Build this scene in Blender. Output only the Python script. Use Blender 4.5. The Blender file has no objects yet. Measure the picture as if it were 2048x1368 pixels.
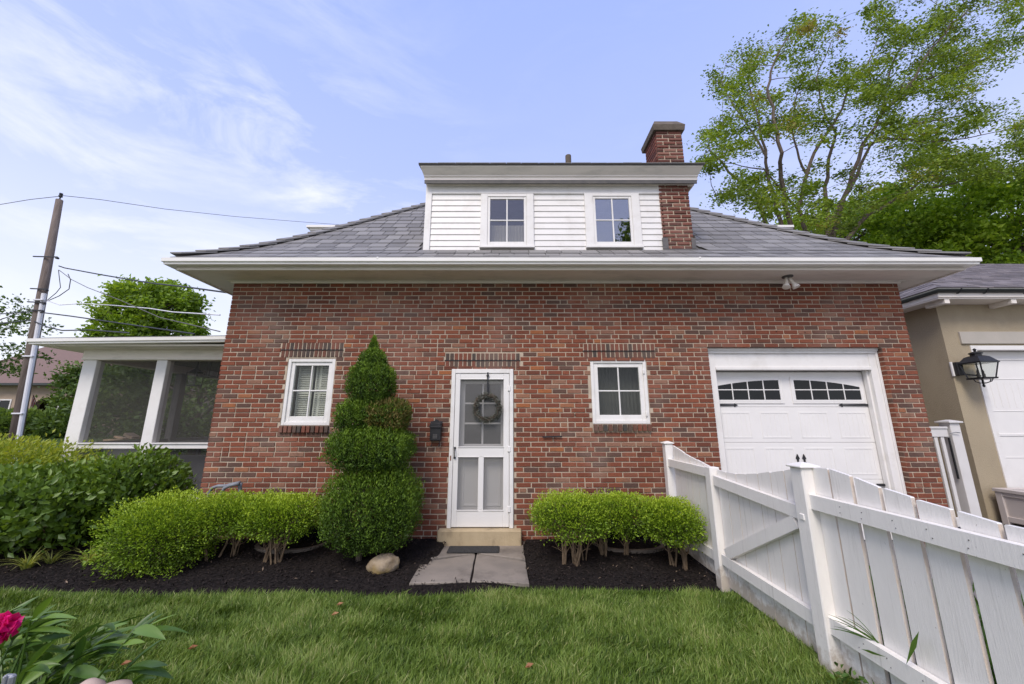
import bpy, math, random
import numpy as np
from mathutils import Vector, Matrix, noise
R = random.Random(7)
NR = np.random.default_rng(11)
rad = math.radians
sc = bpy.context.scene

# ------------------------------------------------------------------ camera, light, exposure
TH = rad(12.2); FPX = 749.0; CZ = 1.55
cd = bpy.data.cameras.new('camera'); cam = bpy.data.objects.new('camera', cd); sc.collection.objects.link(cam)
cd.sensor_width = 36; cd.lens = FPX / 2048 * 36; cd.clip_start = 0.05; cd.clip_end = 900
cam.location = (0, 0, CZ); cam.rotation_euler = (rad(90) + TH, 0, 0); sc.camera = cam
SUN_EL, SUN_AZ = rad(50), rad(203)          # azimuth clockwise from +Y: soft light from behind the viewer
sun = bpy.data.lights.new('sun', 'SUN'); sun.energy = 1.3; sun.angle = rad(24); sun.color = (1, .93, .83)
so = bpy.data.objects.new('sun', sun); sc.collection.objects.link(so)
sd = Vector((math.sin(SUN_AZ) * math.cos(SUN_EL), math.cos(SUN_AZ) * math.cos(SUN_EL), math.sin(SUN_EL)))
so.rotation_euler = sd.to_track_quat('Z', 'Y').to_euler(); so.location = (-8, -12, 15)
sc.view_settings.view_transform = 'Standard'; sc.view_settings.look = 'None'
sc.view_settings.exposure = 1.06; sc.view_settings.gamma = 1
world = bpy.data.worlds.new('World'); sc.world = world; world.use_nodes = True


class NT:
    """small node-tree helper"""
    def __init__(s, tree): s.t = tree; s.t.nodes.clear()
    def n(s, kind, **kw):
        nd = s.t.nodes.new(kind)
        for k, v in kw.items():
            if k == 'ins':
                for a, b in v.items():
                    if hasattr(b, 'is_linked') or isinstance(b, bpy.types.NodeSocket): s.t.links.new(b, nd.inputs[a])
                    else: nd.inputs[a].default_value = b
            else: setattr(nd, k, v)
        return nd
    def l(s, a, b): s.t.links.new(a, b)
    def math(s, op, a, b=0.0, clamp=False):
        return s.n('ShaderNodeMath', operation=op, use_clamp=clamp, ins={0: a, 1: b}).outputs[0]
    def vmath(s, op, a, b):
        nd = s.n('ShaderNodeVectorMath', operation=op, ins={0: a, 1: b})
        return nd.outputs['Value'] if op == 'DOT_PRODUCT' else nd.outputs[0]
    def mix(s, f, a, b, mode='MIX'):
        nd = s.n('ShaderNodeMix', data_type='RGBA', blend_type=mode)
        for i, v in ((0, f), (6, a), (7, b)):
            if isinstance(v, bpy.types.NodeSocket): s.t.links.new(v, nd.inputs[i])
            else: nd.inputs[i].default_value = v if i == 0 or len(v) == 4 else (*v, 1)
        return nd.outputs[2]
    def noise(s, vec, scale, detail=4, rough=.55, dist=0):
        return s.n('ShaderNodeTexNoise', ins={'Vector': vec, 'Scale': scale, 'Detail': detail, 'Roughness': rough, 'Distortion': dist}).outputs['Fac']
    def ramp(s, fac, stops, interp='LINEAR'):
        nd = s.n('ShaderNodeValToRGB'); nd.color_ramp.interpolation = interp
        s.l(fac, nd.inputs[0]); e = nd.color_ramp.elements
        while len(e) < len(stops): e.new(.5)
        for i, (p, c) in enumerate(stops):
            e[i].position = p; c = (c, c, c) if isinstance(c, (int, float)) else c; e[i].color = (*c[:3], 1)
        return nd.outputs[0]
    def scale(s, vec, sx, sy, sz, rot=(0, 0, 0)):
        nd = s.n('ShaderNodeMapping', ins={'Vector': vec}); nd.inputs['Scale'].default_value = (sx, sy, sz); nd.inputs['Rotation'].default_value = rot
        return nd.outputs[0]


def build_world():
    w = NT(world.node_tree)
    sky = w.n('ShaderNodeTexSky', sky_type='NISHITA', sun_disc=False, sun_elevation=SUN_EL, sun_rotation=SUN_AZ,
              air_density=1.0, dust_density=1.6, ozone_density=2.2)
    d = w.n('ShaderNodeTexCoord').outputs['Generated']
    z = w.n('ShaderNodeSeparateXYZ', ins={0: d}).outputs[2]
    base = w.mix(1.0, sky.outputs[0], (1.5, 1.2, 1.35), 'MULTIPLY')
    lift = w.mix(.78, base, (1.95, 2.65, 5.5))
    haze = w.ramp(z, [(0.0, 1.0), (.16, .84), (.36, .50), (.56, .20), (.85, .04)])
    c1 = w.mix(haze, lift, (5.0, 5.15, 5.5))
    # wisps: one noise stretched along the wind, a second for the tattered ends
    v = w.scale(d, 1.7, 2.2, 6.0, (rad(16), rad(-30), rad(20)))
    n1 = w.noise(v, 1.7, 7, .62, .5); n2 = w.noise(w.scale(d, 1.2, 1.2, 3), 1.3, 2)
    f = w.math('MULTIPLY', w.ramp(n1, [(.48, 0), (.80, 1)]), w.ramp(n2, [(.40, .15), (.62, 1)]))
    # a sheet of thin cloud fans out over the left part of the sky
    lft = w.vmath('DOT_PRODUCT', d, (-.70, .53, .48)); m = w.ramp(lft, [(.74, .35), (.96, 1.3)])
    f = w.math('MULTIPLY', w.math('MULTIPLY', f, m), w.ramp(z, [(.55, 1.0), (.80, .35)]), True)
    c2 = w.mix(f, c1, (5.1, 5.2, 5.5))
    bg = w.n('ShaderNodeBackground', ins={'Color': c2, 'Strength': .10})
    w.l(bg.outputs[0], w.n('ShaderNodeOutputWorld').inputs[0])
build_world()

# ------------------------------------------------------------------ pixel -> place helpers (on real planes)
CT, ST = math.cos(TH), math.sin(TH)
def wp(px, py, Y):                       # on a plane parallel to the house front
    u, v = (px - 1024) / FPX, (684 - py) / FPX
    d = Y / (CT - v * ST); return Vector((u * d, Y, CZ + d * (v * CT + ST)))
def wx(px, py, X):                       # on a plane x = X
    u, v = (px - 1024) / FPX, (684 - py) / FPX
    d = X / u; return Vector((X, d * (CT - v * ST), CZ + d * (v * CT + ST)))
def wz(px, py, Z=0.0):                   # on level ground
    u, v = (px - 1024) / FPX, (684 - py) / FPX
    d = (Z - CZ) / (v * CT + ST); return Vector((u * d, d * (CT - v * ST), Z))
def wd(px, py, d):                       # at a depth along the view axis
    u, v = (px - 1024) / FPX, (684 - py) / FPX
    return Vector((u * d, d * (CT - v * ST), CZ + d * (v * CT + ST)))

# ------------------------------------------------------------------ materials
def pos_node(m): return m.n('ShaderNodeNewGeometry').outputs['Position']
def newmat(name):
    m = bpy.data.materials.new(name); m.use_nodes = True; return m, NT(m.node_tree)
def pm(name, c1, c2, scale=8, rough=.6, bump=.1, bscale=60, spec=.4, stretch=(1, 1, 1), metal=0, grime=None, gscale=2.0, bdist=.01):
    m, t = newmat(name); p = pos_node(t); ps = t.scale(p, *stretch)
    col = t.mix(t.ramp(t.noise(ps, scale, 5), [(.3, 0), (.7, 1)]), c1, c2)
    if grime:
        col = t.mix(t.ramp(t.noise(ps, gscale, 6, .65), [(.50, 0), (.72, .55)]), col, grime)
    h = t.noise(ps, bscale, 4, .6)
    bn = t.n('ShaderNodeBump', ins={'Height': h, 'Strength': bump, 'Distance': bdist})
    b = t.n('ShaderNodeBsdfPrincipled', ins={'Base Color': col, 'Roughness': rough, 'Metallic': metal, 'Specular IOR Level': spec, 'Normal': bn.outputs[0]})
    t.l(b.outputs[0], t.n('ShaderNodeOutputMaterial').inputs[0]); return m
def tone_attr(t): return t.n('ShaderNodeAttribute', attribute_name='tone').outputs['Fac']
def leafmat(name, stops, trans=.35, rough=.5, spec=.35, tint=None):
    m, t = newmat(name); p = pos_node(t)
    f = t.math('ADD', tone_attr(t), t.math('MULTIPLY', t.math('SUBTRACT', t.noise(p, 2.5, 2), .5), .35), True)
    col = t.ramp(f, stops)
    b = t.n('ShaderNodeBsdfPrincipled', ins={'Base Color': col, 'Roughness': rough, 'Specular IOR Level': spec})
    tr = t.n('ShaderNodeBsdfTranslucent', ins={'Color': t.mix(1.0, col, (1.25, 1.2, .5), 'MULTIPLY')})
    mx = t.n('ShaderNodeMixShader', ins={0: trans}); t.l(b.outputs[0], mx.inputs[1]); t.l(tr.outputs[0], mx.inputs[2])
    t.l(mx.outputs[0], t.n('ShaderNodeOutputMaterial').inputs[0]); return m
def brickmat(name, stops, mort=False):
    m, t = newmat(name); p = pos_node(t)
    f = t.math('ADD', tone_attr(t), t.math('MULTIPLY', t.math('SUBTRACT', t.noise(p, 1.1, 3), .5), .22), True)
    col = t.ramp(f, stops)
    col = t.mix(t.ramp(t.noise(t.scale(p, 1, 1, 2.4), 34, 5, .7), [(.42, 0), (.75, .6)]), col, (.10, .045, .035))
    col = t.mix(t.ramp(t.noise(p, 70, 3), [(.6, 0), (.8, .45)]), col, (.42, .25, .20))
    col = t.mix(t.ramp(t.noise(t.scale(p, 1, 1, .6), 1.4, 5, .6), [(.50, 0), (.72, .30)]), col, (.36, .25, .20))
    col = t.mix(t.ramp(t.noise(t.scale(p, 1.3, 1, .35), 2.1, 5, .65), [(.56, 0), (.74, .42)]), col, (.09, .055, .045))
    bn = t.n('ShaderNodeBump', ins={'Height': t.noise(p, 110, 5, .7), 'Strength': .5, 'Distance': .004})
    b = t.n('ShaderNodeBsdfPrincipled', ins={'Base Color': col, 'Roughness': .85, 'Specular IOR Level': .25, 'Normal': bn.outputs[0]})
    t.l(b.outputs[0], t.n('ShaderNodeOutputMaterial').inputs[0]); return m
M = {}
M['brick'] = brickmat('brick', [(0, (.105, .062, .046)), (.12, (.140, .078, .056)), (.2, (.145, .050, .029)), (.42, (.210, .063, .033)), (.62, (.265, .084, .043)), (.8, (.255, .108, .066)), (.93, (.28, .150, .095)), (1, (.36, .125, .045))])
M['dark_brick'] = brickmat('dark_brick', [(0, (.055, .055, .050)), (.35, (.095, .070, .055)), (.6, (.15, .070, .048)), (.85, (.2, .07, .045)), (1, (.25, .08, .04))])
M['chimney_brick'] = brickmat('chimney_brick', [(0, (.10, .045, .035)), (.4, (.17, .055, .038)), (.8, (.23, .085, .06)), (1, (.28, .14, .10))])
M['mortar'] = pm('mortar', (.55, .45, .34), (.44, .36, .27), 5, .95, .5, 160, .1, grime=(.40, .33, .26), bdist=.004)
M['white'] = pm('white_paint', (.82, .80, .76), (.77, .75, .71), 3, .45, .08, 40, .4, grime=(.64, .61, .55), gscale=5)
M['cream'] = pm('cream_paint', (.86, .80, .72), (.82, .76, .68), 3, .55, .08, 30, .35, stretch=(.4, 1, 2), grime=(.50, .48, .42), gscale=4)
M['gutter'] = pm('gutter_paint', (.84, .82, .76), (.79, .77, .71), 4, .35, .05, 20, .5, stretch=(.3, 1, 2), grime=(.62, .58, .51), gscale=3)
M['door_white'] = pm('door_white', (.81, .79, .75), (.77, .75, .715), 3, .4, .05, 60, .4)
M['black'] = pm('black_iron', (.012, .012, .013), (.02, .02, .022), 20, .45, .2, 90, .5)
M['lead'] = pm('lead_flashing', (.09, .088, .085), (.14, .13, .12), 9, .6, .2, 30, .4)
M['bark'] = pm('bark', (.085, .065, .05), (.16, .13, .10), 12, .9, .8, 40, .15, stretch=(1, 1, .3))
M['stem'] = pm('bare_stem', (.25, .18, .11), (.12, .085, .055), 30, .8, .4, 90, .2, stretch=(1, 1, .4))
M['stone'] = pm('flagstone', (.29, .25, .205), (.215, .19, .160), 3.5, .85, .3, 22, .2, grime=(.09, .078, .065), gscale=3.2)
M['sandstone'] = pm('sandstone', (.50, .40, .25), (.40, .31, .19), 5, .85, .4, 60, .2, grime=(.10, .085, .06), gscale=5, stretch=(1, 1, .6))
M['concrete'] = pm('concrete', (.20, .17, .14), (.15, .125, .10), 6, .9, .4, 60, .2, grime=(.12, .11, .09))
M['capstone'] = pm('cap_stone', (.17, .14, .11), (.11, .09, .07), 12, .9, .6, 60, .2)
M['rubber'] = pm('door_mat', (.045, .045, .045), (.075, .072, .068), 60, .9, .9, 220, .15)
M['soil'] = pm('mulch', (.012, .010, .0095), (.028, .022, .019), 40, .95, 1.0, 70, .15, bdist=.02)
M['turf'] = pm('turf', (.05, .075, .016), (.07, .11, .024), 3, .95, .8, 60, .1)
M['asphalt'] = pm('driveway', (.14, .13, .12), (.2, .19, .175), 30, .9, .5, 120, .2)
M['pole'] = pm('weathered_pole', (.12, .095, .078), (.2, .165, .14), 10, .9, .7, 30, .15, stretch=(2, 2, .12))
M['conduit'] = pm('white_conduit', (.66, .66, .67), (.72, .72, .73), 6, .4, .05, 30, .4)
M['stucco'] = pm('stucco', (.44, .37, .255), (.375, .31, .21), 1.4, .92, .8, 90, .15, bdist=.01, grime=(.30, .25, .175), gscale=1.2, stretch=(1, 1, .5))
M['far_stucco'] = pm('far_stucco', (.42, .33, .25), (.36, .28, .21), 2, .9, .4, 40, .15)
M['trim_beige'] = pm('beige_trim', (.47, .43, .37), (.42, .39, .33), 3, .6, .1, 30, .3)
M['dkgreen'] = pm('dark_gutter', (.028, .034, .032), (.04, .046, .043), 6, .4, .1, 30, .5)
M['pipe'] = pm('grey_pipe', (.17, .18, .20), (.24, .25, .27), 14, .5, .3, 60, .4)
M['timber'] = pm('raw_timber', (.62, .46, .30), (.54, .38, .24), 20, .7, .3, 60, .3)
M['inside'] = pm('room_paint', (.42, .40, .36), (.38, .36, .33), 2, .8, .05, 20, .2)
M['shutter'] = pm('shutter_paint', (.68, .65, .58), (.62, .60, .53), 3, .5, .05, 20, .3)
M['curtain'] = pm('curtain', (.11, .105, .095), (.08, .076, .07), 40, .9, .3, 20, .1, stretch=(6, 1, .2))
M['beige'] = pm('smooth_beige', (.50, .37, .29), (.46, .34, .27), 4, .5, .05, 20, .4)
M['galv'] = pm('galvanised', (.36, .37, .40), (.30, .31, .33), 9, .4, .1, 40, .5, metal=.5)
M['mortise'] = pm('rusty_plate', (.32, .13, .07), (.2, .1, .06), 30, .6, .2, 60, .3)
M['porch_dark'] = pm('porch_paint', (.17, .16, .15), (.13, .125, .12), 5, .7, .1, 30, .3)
M['panel_grey'] = pm('grey_panel', (.10, .105, .115), (.13, .135, .145), 5, .6, .1, 30, .3)
M['ivory'] = pm('planter_paint', (.60, .54, .50), (.55, .49, .45), 4, .5, .08, 30, .3)
M['pvc'] = pm('white_pvc', (.70, .68, .65), (.64, .62, .59), 4, .4, .03, 20, .4)

def fence_mat():
    m, t = newmat('fence_paint'); p = pos_node(t)
    z = t.n('ShaderNodeSeparateXYZ', ins={0: p}).outputs[2]
    n = t.noise(t.scale(p, 3, 3, .7), 9, 6, .65)
    col = t.mix(t.ramp(n, [(.35, 0), (.7, .5)]), (.83, .80, .745), (.75, .72, .67))
    g = t.noise(t.scale(p, 30, 30, 1.6), 1, 5, .7)
    col = t.mix(t.ramp(g, [(.58, 0), (.72, .5)]), col, (.50, .47, .42))
    low = t.math('ADD', t.math('MULTIPLY', z, -3.2), t.math('MULTIPLY', t.noise(p, 9, 5, .7), 1.7))   # peeling where the feet sit in damp soil
    col = t.mix(t.ramp(low, [(.30, 0), (.58, .8)]), col, (.46, .39, .31))
    sp = t.noise(t.scale(p, 1, 1, .45), 55, 4, .75)
    col = t.mix(t.ramp(sp, [(.69, 0), (.73, .8)]), col, (.22, .18, .14))
    bn = t.n('ShaderNodeBump', ins={'Height': t.noise(t.scale(p, 6, 6, .5), 22, 5, .7), 'Strength': .35, 'Distance': .006})
    b = t.n('ShaderNodeBsdfPrincipled', ins={'Base Color': col, 'Roughness': .5, 'Specular IOR Level': .35, 'Normal': bn.outputs[0]})
    t.l(b.outputs[0], t.n('ShaderNodeOutputMaterial').inputs[0]); return m
M['fence'] = fence_mat()
M['bare_edge'] = pm('bare_board_edge', (.62, .50, .38), (.74, .70, .64), 6, .8, .3, 60, .2, stretch=(3, 3, 1), grime=(.35, .27, .2), gscale=6)
def slate_mat(name, stops, gl=.35):
    m, t = newmat(name); p = pos_node(t)
    col = t.ramp(tone_attr(t), stops)
    col = t.mix(t.ramp(t.noise(p, 24, 5, .7), [(.5, 0), (.8, .5)]), col, stops[-1][1])
    bn = t.n('ShaderNodeBump', ins={'Height': t.noise(p, 45, 5, .7), 'Strength': .4, 'Distance': .006})
    b = t.n('ShaderNodeBsdfPrincipled', ins={'Base Color': col, 'Roughness': gl, 'Specular IOR Level': .5, 'Normal': bn.outputs[0]})
    t.l(b.outputs[0], t.n('ShaderNodeOutputMaterial').inputs[0]); return m
M['slate'] = slate_mat('slate', [(0, (.145, .138, .128)), (.5, (.185, .176, .165)), (1, (.24, .23, .215))], .68)
M['shingle'] = slate_mat('asphalt_shingle', [(0, (.085, .075, .075)), (.5, (.135, .118, .122)), (1, (.21, .185, .185))], .85)
M['far_shingle'] = slate_mat('brown_shingle', [(0, (.13, .085, .07)), (1, (.24, .16, .135))], .9)
def glass_mat(name, tint, keep, rough=.02):
    m, t = newmat(name)
    tr = t.n('ShaderNodeBsdfTransparent', ins={'Color': (*tint, 1)})
    gl = t.n('ShaderNodeBsdfGlossy', ins={'Color': (1, 1, 1, 1), 'Roughness': rough})
    fr = t.n('ShaderNodeLayerWeight', ins={'Blend': .5}); f = t.math('ADD', t.math('MULTIPLY', t.math('POWER', fr.outputs['Facing'], 4.0), .5), keep, True)
    mx = t.n('ShaderNodeMixShader', ins={0: f}); t.l(tr.outputs[0], mx.inputs[1]); t.l(gl.outputs[0], mx.inputs[2])
    t.l(mx.outputs[0], t.n('ShaderNodeOutputMaterial').inputs[0]); return m
M['glass'] = glass_mat('window_glass', (.88, .90, .88), .022)
M['reflect_glass'] = glass_mat('upper_window_glass', (.60, .60, .58), .27)
M['upper_glass'] = glass_mat('curtained_window_glass', (.75, .75, .73), .10)
M['dark_glass'] = pm('dark_glass', (.006, .007, .007), (.01, .011, .012), 3, .05, .02, 3, .3)
def screen_mat(name, c, op):
    m, t = newmat(name)
    tr = t.n('ShaderNodeBsdfTransparent'); df = t.n('ShaderNodeBsdfDiffuse', ins={'Color': (*c, 1)})
    mx = t.n('ShaderNodeMixShader', ins={0: op}); t.l(tr.outputs[0], mx.inputs[1]); t.l(df.outputs[0], mx.inputs[2])
    t.l(mx.outputs[0], t.n('ShaderNodeOutputMaterial').inputs[0]); return m
M['screen'] = screen_mat('porch_screen', (.115, .11, .10), .36)
M['door_screen'] = screen_mat('door_screen', (.24, .235, .225), .46)
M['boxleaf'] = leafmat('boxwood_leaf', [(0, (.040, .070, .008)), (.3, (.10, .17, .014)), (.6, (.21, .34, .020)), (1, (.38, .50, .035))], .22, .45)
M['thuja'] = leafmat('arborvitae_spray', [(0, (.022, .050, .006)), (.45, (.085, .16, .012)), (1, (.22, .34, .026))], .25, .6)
M['thuja_dry'] = leafmat('dry_spray', [(0, (.07, .10, .014)), (.5, (.14, .14, .028)), (1, (.25, .17, .06))], .25, .7)
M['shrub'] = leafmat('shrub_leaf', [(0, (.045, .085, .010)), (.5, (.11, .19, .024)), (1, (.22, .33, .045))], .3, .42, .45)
M['lime'] = leafmat('lime_leaf', [(0, (.12, .19, .02)), (.5, (.28, .36, .04)), (1, (.46, .48, .08))], .4)
M['treeleaf'] = leafmat('tree_leaf', [(0, (.075, .12, .012)), (.5, (.18, .27, .024)), (.8, (.29, .39, .04)), (1, (.28, .23, .06))], .4, .5)
M['maple'] = leafmat('maple_leaf', [(0, (.08, .14, .014)), (.5, (.20, .32, .030)), (1, (.34, .47, .055))], .45)
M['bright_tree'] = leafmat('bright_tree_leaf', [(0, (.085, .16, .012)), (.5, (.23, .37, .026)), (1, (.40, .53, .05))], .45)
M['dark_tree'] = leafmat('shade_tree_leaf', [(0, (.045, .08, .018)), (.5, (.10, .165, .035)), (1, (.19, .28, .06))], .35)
M['liriope'] = leafmat('striped_leaf', [(0, (.16, .22, .04)), (.5, (.36, .40, .09)), (1, (.58, .58, .22))], .4)
M['peony'] = leafmat('peony_leaf', [(0, (.045, .10, .018)), (.5, (.095, .18, .030)), (1, (.18, .30, .05))], .3, .38, .5)
M['petal'] = leafmat('magenta_petal', [(0, (.50, .002, .10)), (.5, (.72, .005, .20)), (1, (.85, .03, .32))], .35)
M['grass'] = leafmat('grass_blade', [(0, (.050, .095, .014)), (.45, (.145, .230, .034)), (.8, (.28, .38, .085)), (1, (.46, .47, .20))], .35, .5)
M['weed'] = leafmat('weed_leaf', [(0, (.045, .10, .02)), (1, (.12, .22, .04))], .35)
M['wreath'] = leafmat('wreath_leaf', [(0, (.055, .060, .048)), (.5, (.12, .125, .10)), (1, (.22, .225, .19))], .15, .8)
M['dead'] = leafmat('dead_leaf', [(0, (.26, .10, .04)), (1, (.42, .22, .11))], .2, .7)
def chip_mat():
    m, t = newmat('mulch_chip'); col = t.ramp(tone_attr(t), [(0, (.008, .007, .0065)), (.55, (.020, .015, .013)), (.93, (.042, .030, .025)), (.97, (.12, .085, .06)), (1, (.26, .19, .13))])
    b = t.n('ShaderNodeBsdfPrincipled', ins={'Base Color': col, 'Roughness': .85, 'Specular IOR Level': .25})
    t.l(b.outputs[0], t.n('ShaderNodeOutputMaterial').inputs[0]); return m
M['chip'] = chip_mat()
def rock_mat():
    m, t = newmat('field_stone'); p = pos_node(t)
    col = t.ramp(t.noise(p, 9, 6, .6), [(.3, (.22, .155, .085)), (.5, (.31, .24, .155)), (.7, (.40, .32, .22))])
    col = t.mix(t.ramp(t.noise(p, 4, 3), [(.52, 0), (.68, .8)]), col, (.38, .27, .07))
    bn = t.n('ShaderNodeBump', ins={'Height': t.noise(p, 30, 6, .7), 'Strength': .8, 'Distance': .015})
    b = t.n('ShaderNodeBsdfPrincipled', ins={'Base Color': col, 'Roughness': .9, 'Normal': bn.outputs[0]})
    t.l(b.outputs[0], t.n('ShaderNodeOutputMaterial').inputs[0]); return m
M['rock'] = rock_mat()
def flag_mat():
    m, t = newmat('flag_cloth'); z = t.n('ShaderNodeSeparateXYZ', ins={0: pos_node(t)}).outputs[0]
    s = t.math('FRACT', t.math('MULTIPLY', z, 7.0)); col = t.ramp(s, [(0, (.5, .03, .04)), (.5, (.7, .68, .66))], 'CONSTANT')
    b = t.n('ShaderNodeBsdfPrincipled', ins={'Base Color': col, 'Roughness': .8}); t.l(b.outputs[0], t.n('ShaderNodeOutputMaterial').inputs[0]); return m
M['flag'] = flag_mat()

# ------------------------------------------------------------------ object helpers
def link(o): sc.collection.objects.link(o); return o
def adopt(o, p):
    o.parent = p
    if p.type == 'EMPTY': o.matrix_parent_inverse = Matrix.Translation(-p.location)
def tag(o, label=None, cat=None, group=None, kind=None):
    if label: o['label'] = label
    if cat: o['category'] = cat
    if group: o['group'] = group
    if kind: o['kind'] = kind
    return o
def thing(name, loc, label, cat, group=None):
    o = link(bpy.data.objects.new(name, None)); o.location = loc; o.empty_display_size = .2
    return tag(o, label, cat, group)
def mesh_from(name, V, F, mat, tone=None, smooth=False):
    me = bpy.data.meshes.new(name); V = np.asarray(V, dtype=np.float32).reshape(-1, 3)
    if isinstance(F, np.ndarray):
        n, k = F.shape; me.vertices.add(len(V)); me.vertices.foreach_set('co', V.ravel())
        me.loops.add(n * k); me.loops.foreach_set('vertex_index', F.ravel().astype(np.int32))
        me.polygons.add(n); me.polygons.foreach_set('loop_start', np.arange(0, n * k, k, dtype=np.int32))
        me.update(calc_edges=True)
    else:
        me.from_pydata(V.tolist(), [], F)
    me.materials.append(mat)
    if tone is not None:
        a = me.attributes.new('tone', 'FLOAT', 'FACE'); a.data.foreach_set('value', np.asarray(tone, dtype=np.float32))
    if smooth: me.polygons.foreach_set('use_smooth', np.ones(len(me.polygons), dtype=bool))
    me.update(); return me
def obj(name, me, parent=None, **kw):
    o = link(bpy.data.objects.new(name, me))
    if parent is not None: adopt(o, parent)
    return tag(o, **kw)

class MB:
    def __init__(s): s.v = []; s.f = []; s.t = []; s.tone = .5
    def add(s, vs, fs):
        k = len(s.v); s.v += [tuple(p) for p in vs]; s.f += [tuple(i + k for i in f) for f in fs]; s.t += [s.tone] * len(fs); return s
    def box(s, x0, x1, y0, y1, z0, z1):
        vs = [(x, y, z) for z in (z0, z1) for y in (y0, y1) for x in (x0, x1)]
        return s.add(vs, [(0, 2, 3, 1), (4, 5, 7, 6), (0, 1, 5, 4), (2, 6, 7, 3), (0, 4, 6, 2), (1, 3, 7, 5)])
    def cbox(s, x0, x1, y0, y1, z0, z1, c=.004):
        """box with chamfered edges"""
        c = min(c, (x1 - x0) * .3, (y1 - y0) * .3, (z1 - z0) * .3); vs = []
        X, Y, Z = (x0, x1), (y0, y1), (z0, z1); idx = {}
        for i in (0, 1):
            for j in (0, 1):
                for k in (0, 1):
                    sx, sy, sz = (1, -1)[i] * c, (1, -1)[j] * c, (1, -1)[k] * c
                    for a, p in enumerate(((X[i], Y[j] + sy, Z[k] + sz), (X[i] + sx, Y[j], Z[k] + sz), (X[i] + sx, Y[j] + sy, Z[k]))):
                        idx[i, j, k, a] = len(vs); vs.append(p)
        fs = []
        for i in (0, 1):
            q = [idx[i, 0, 0, 0], idx[i, 0, 1, 0], idx[i, 1, 1, 0], idx[i, 1, 0, 0]]; fs.append(tuple(q if i == 0 else q[::-1]))
            q = [idx[0, i, 0, 1], idx[1, i, 0, 1], idx[1, i, 1, 1], idx[0, i, 1, 1]]; fs.append(tuple(q if i == 0 else q[::-1]))
            q = [idx[0, 0, i, 2], idx[0, 1, i, 2], idx[1, 1, i, 2], idx[1, 0, i, 2]]; fs.append(tuple(q if i == 0 else q[::-1]))
        for i in (0, 1):
            for j in (0, 1):
                fs.append((idx[i, j, 0, 0], idx[i, j, 1, 0], idx[i, j, 1, 1], idx[i, j, 0, 1]))
                fs.append((idx[i, 0, j, 0], idx[i, 1, j, 0], idx[i, 1, j, 2], idx[i, 0, j, 2]))
                fs.append((idx[0, i, j, 1], idx[1, i, j, 1], idx[1, i, j, 2], idx[0, i, j, 2]))
                for k in (0, 1): fs.append((idx[i, j, k, 0], idx[i, j, k, 1], idx[i, j, k, 2]))
        return s.add(vs, fs)
    def hexa(s, b, t):   # bottom 4 and top 4 corners, same order
        return s.add(list(b) + list(t), [(3, 2, 1, 0), (4, 5, 6, 7), (0, 1, 5, 4), (1, 2, 6, 5), (2, 3, 7, 6), (3, 0, 4, 7)])
    def bar(s, a, b, w, h, up=(0, 0, 1)):
        a, b = Vector(a), Vector(b); d = (b - a).normalized(); sd = d.cross(Vector(up))
        sd = (sd if sd.length > 1e-4 else Vector((1, 0, 0))).normalized(); u = sd.cross(d)
        q = [(-w / 2, -h / 2), (w / 2, -h / 2), (w / 2, h / 2), (-w / 2, h / 2)]
        return s.hexa([a + sd * i + u * j for i, j in q], [b + sd * i + u * j for i, j in q])
    def prism_y(s, pts, y0, y1):   # polygon in x,z
        n = len(pts); vs = [(x, y0, z) for x, z in pts] + [(x, y1, z) for x, z in pts]
        return s.add(vs, [tuple(range(n)), tuple(range(2 * n - 1, n - 1, -1))] + [(i, i + n, (i + 1) % n + n, (i + 1) % n) for i in range(n)])
    def prism_x(s, pts, x0, x1):   # polygon in y,z
        n = len(pts); vs = [(x0, y, z) for y, z in pts] + [(x1, y, z) for y, z in pts]
        return s.add(vs, [tuple(range(n)), tuple(range(2 * n - 1, n - 1, -1))] + [(i, i + n, (i + 1) % n + n, (i + 1) % n) for i in range(n)])
    def tube(s, pts, rr, n=6, cap=True):
        pts = [Vector(p) for p in pts]
        if not isinstance(rr, (list, tuple)): rr = [rr] * len(pts)
        vs, fs = [], []; prev = None
        for i, p in enumerate(pts):
            d = (pts[min(i + 1, len(pts) - 1)] - pts[max(i - 1, 0)]).normalized()
            a = d.orthogonal().normalized() if prev is None else (prev - d * prev.dot(d)).normalized()
            prev = a; b = d.cross(a)
            vs += [p + (a * math.cos(2 * math.pi * k / n) + b * math.sin(2 * math.pi * k / n)) * rr[i] for k in range(n)]
        for i in range(len(pts) - 1):
            fs += [(i * n + k, i * n + (k + 1) % n, (i + 1) * n + (k + 1) % n, (i + 1) * n + k) for k in range(n)]
        if cap: fs += [tuple(range(n))[::-1], tuple((len(pts) - 1) * n + k for k in range(n))]
        return s.add(vs, fs)
    def lathe(s, c, prof, n=16, sx=1, sy=1):   # prof: (radius, z)
        vs = [(c[0] + r * math.cos(2 * math.pi * k / n) * sx, c[1] + r * math.sin(2 * math.pi * k / n) * sy, c[2] + z) for r, z in prof for k in range(n)]
        m = len(prof)
        fs = [(i * n + k, i * n + (k + 1) % n, (i + 1) * n + (k + 1) % n, (i + 1) * n + k) for i in range(m - 1) for k in range(n)]
        fs += [tuple(range(n))[::-1], tuple((m - 1) * n + k for k in range(n))]
        return s.add(vs, fs)
    def mesh(s, name, mat, smooth=False, tone=True): return mesh_from(name, s.v, s.f, mat, s.t if tone else None, smooth)
    def build(s, name, mat, parent=None, smooth=False, **kw): return obj(name, s.mesh(name, mat, smooth), parent, **kw)

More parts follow.
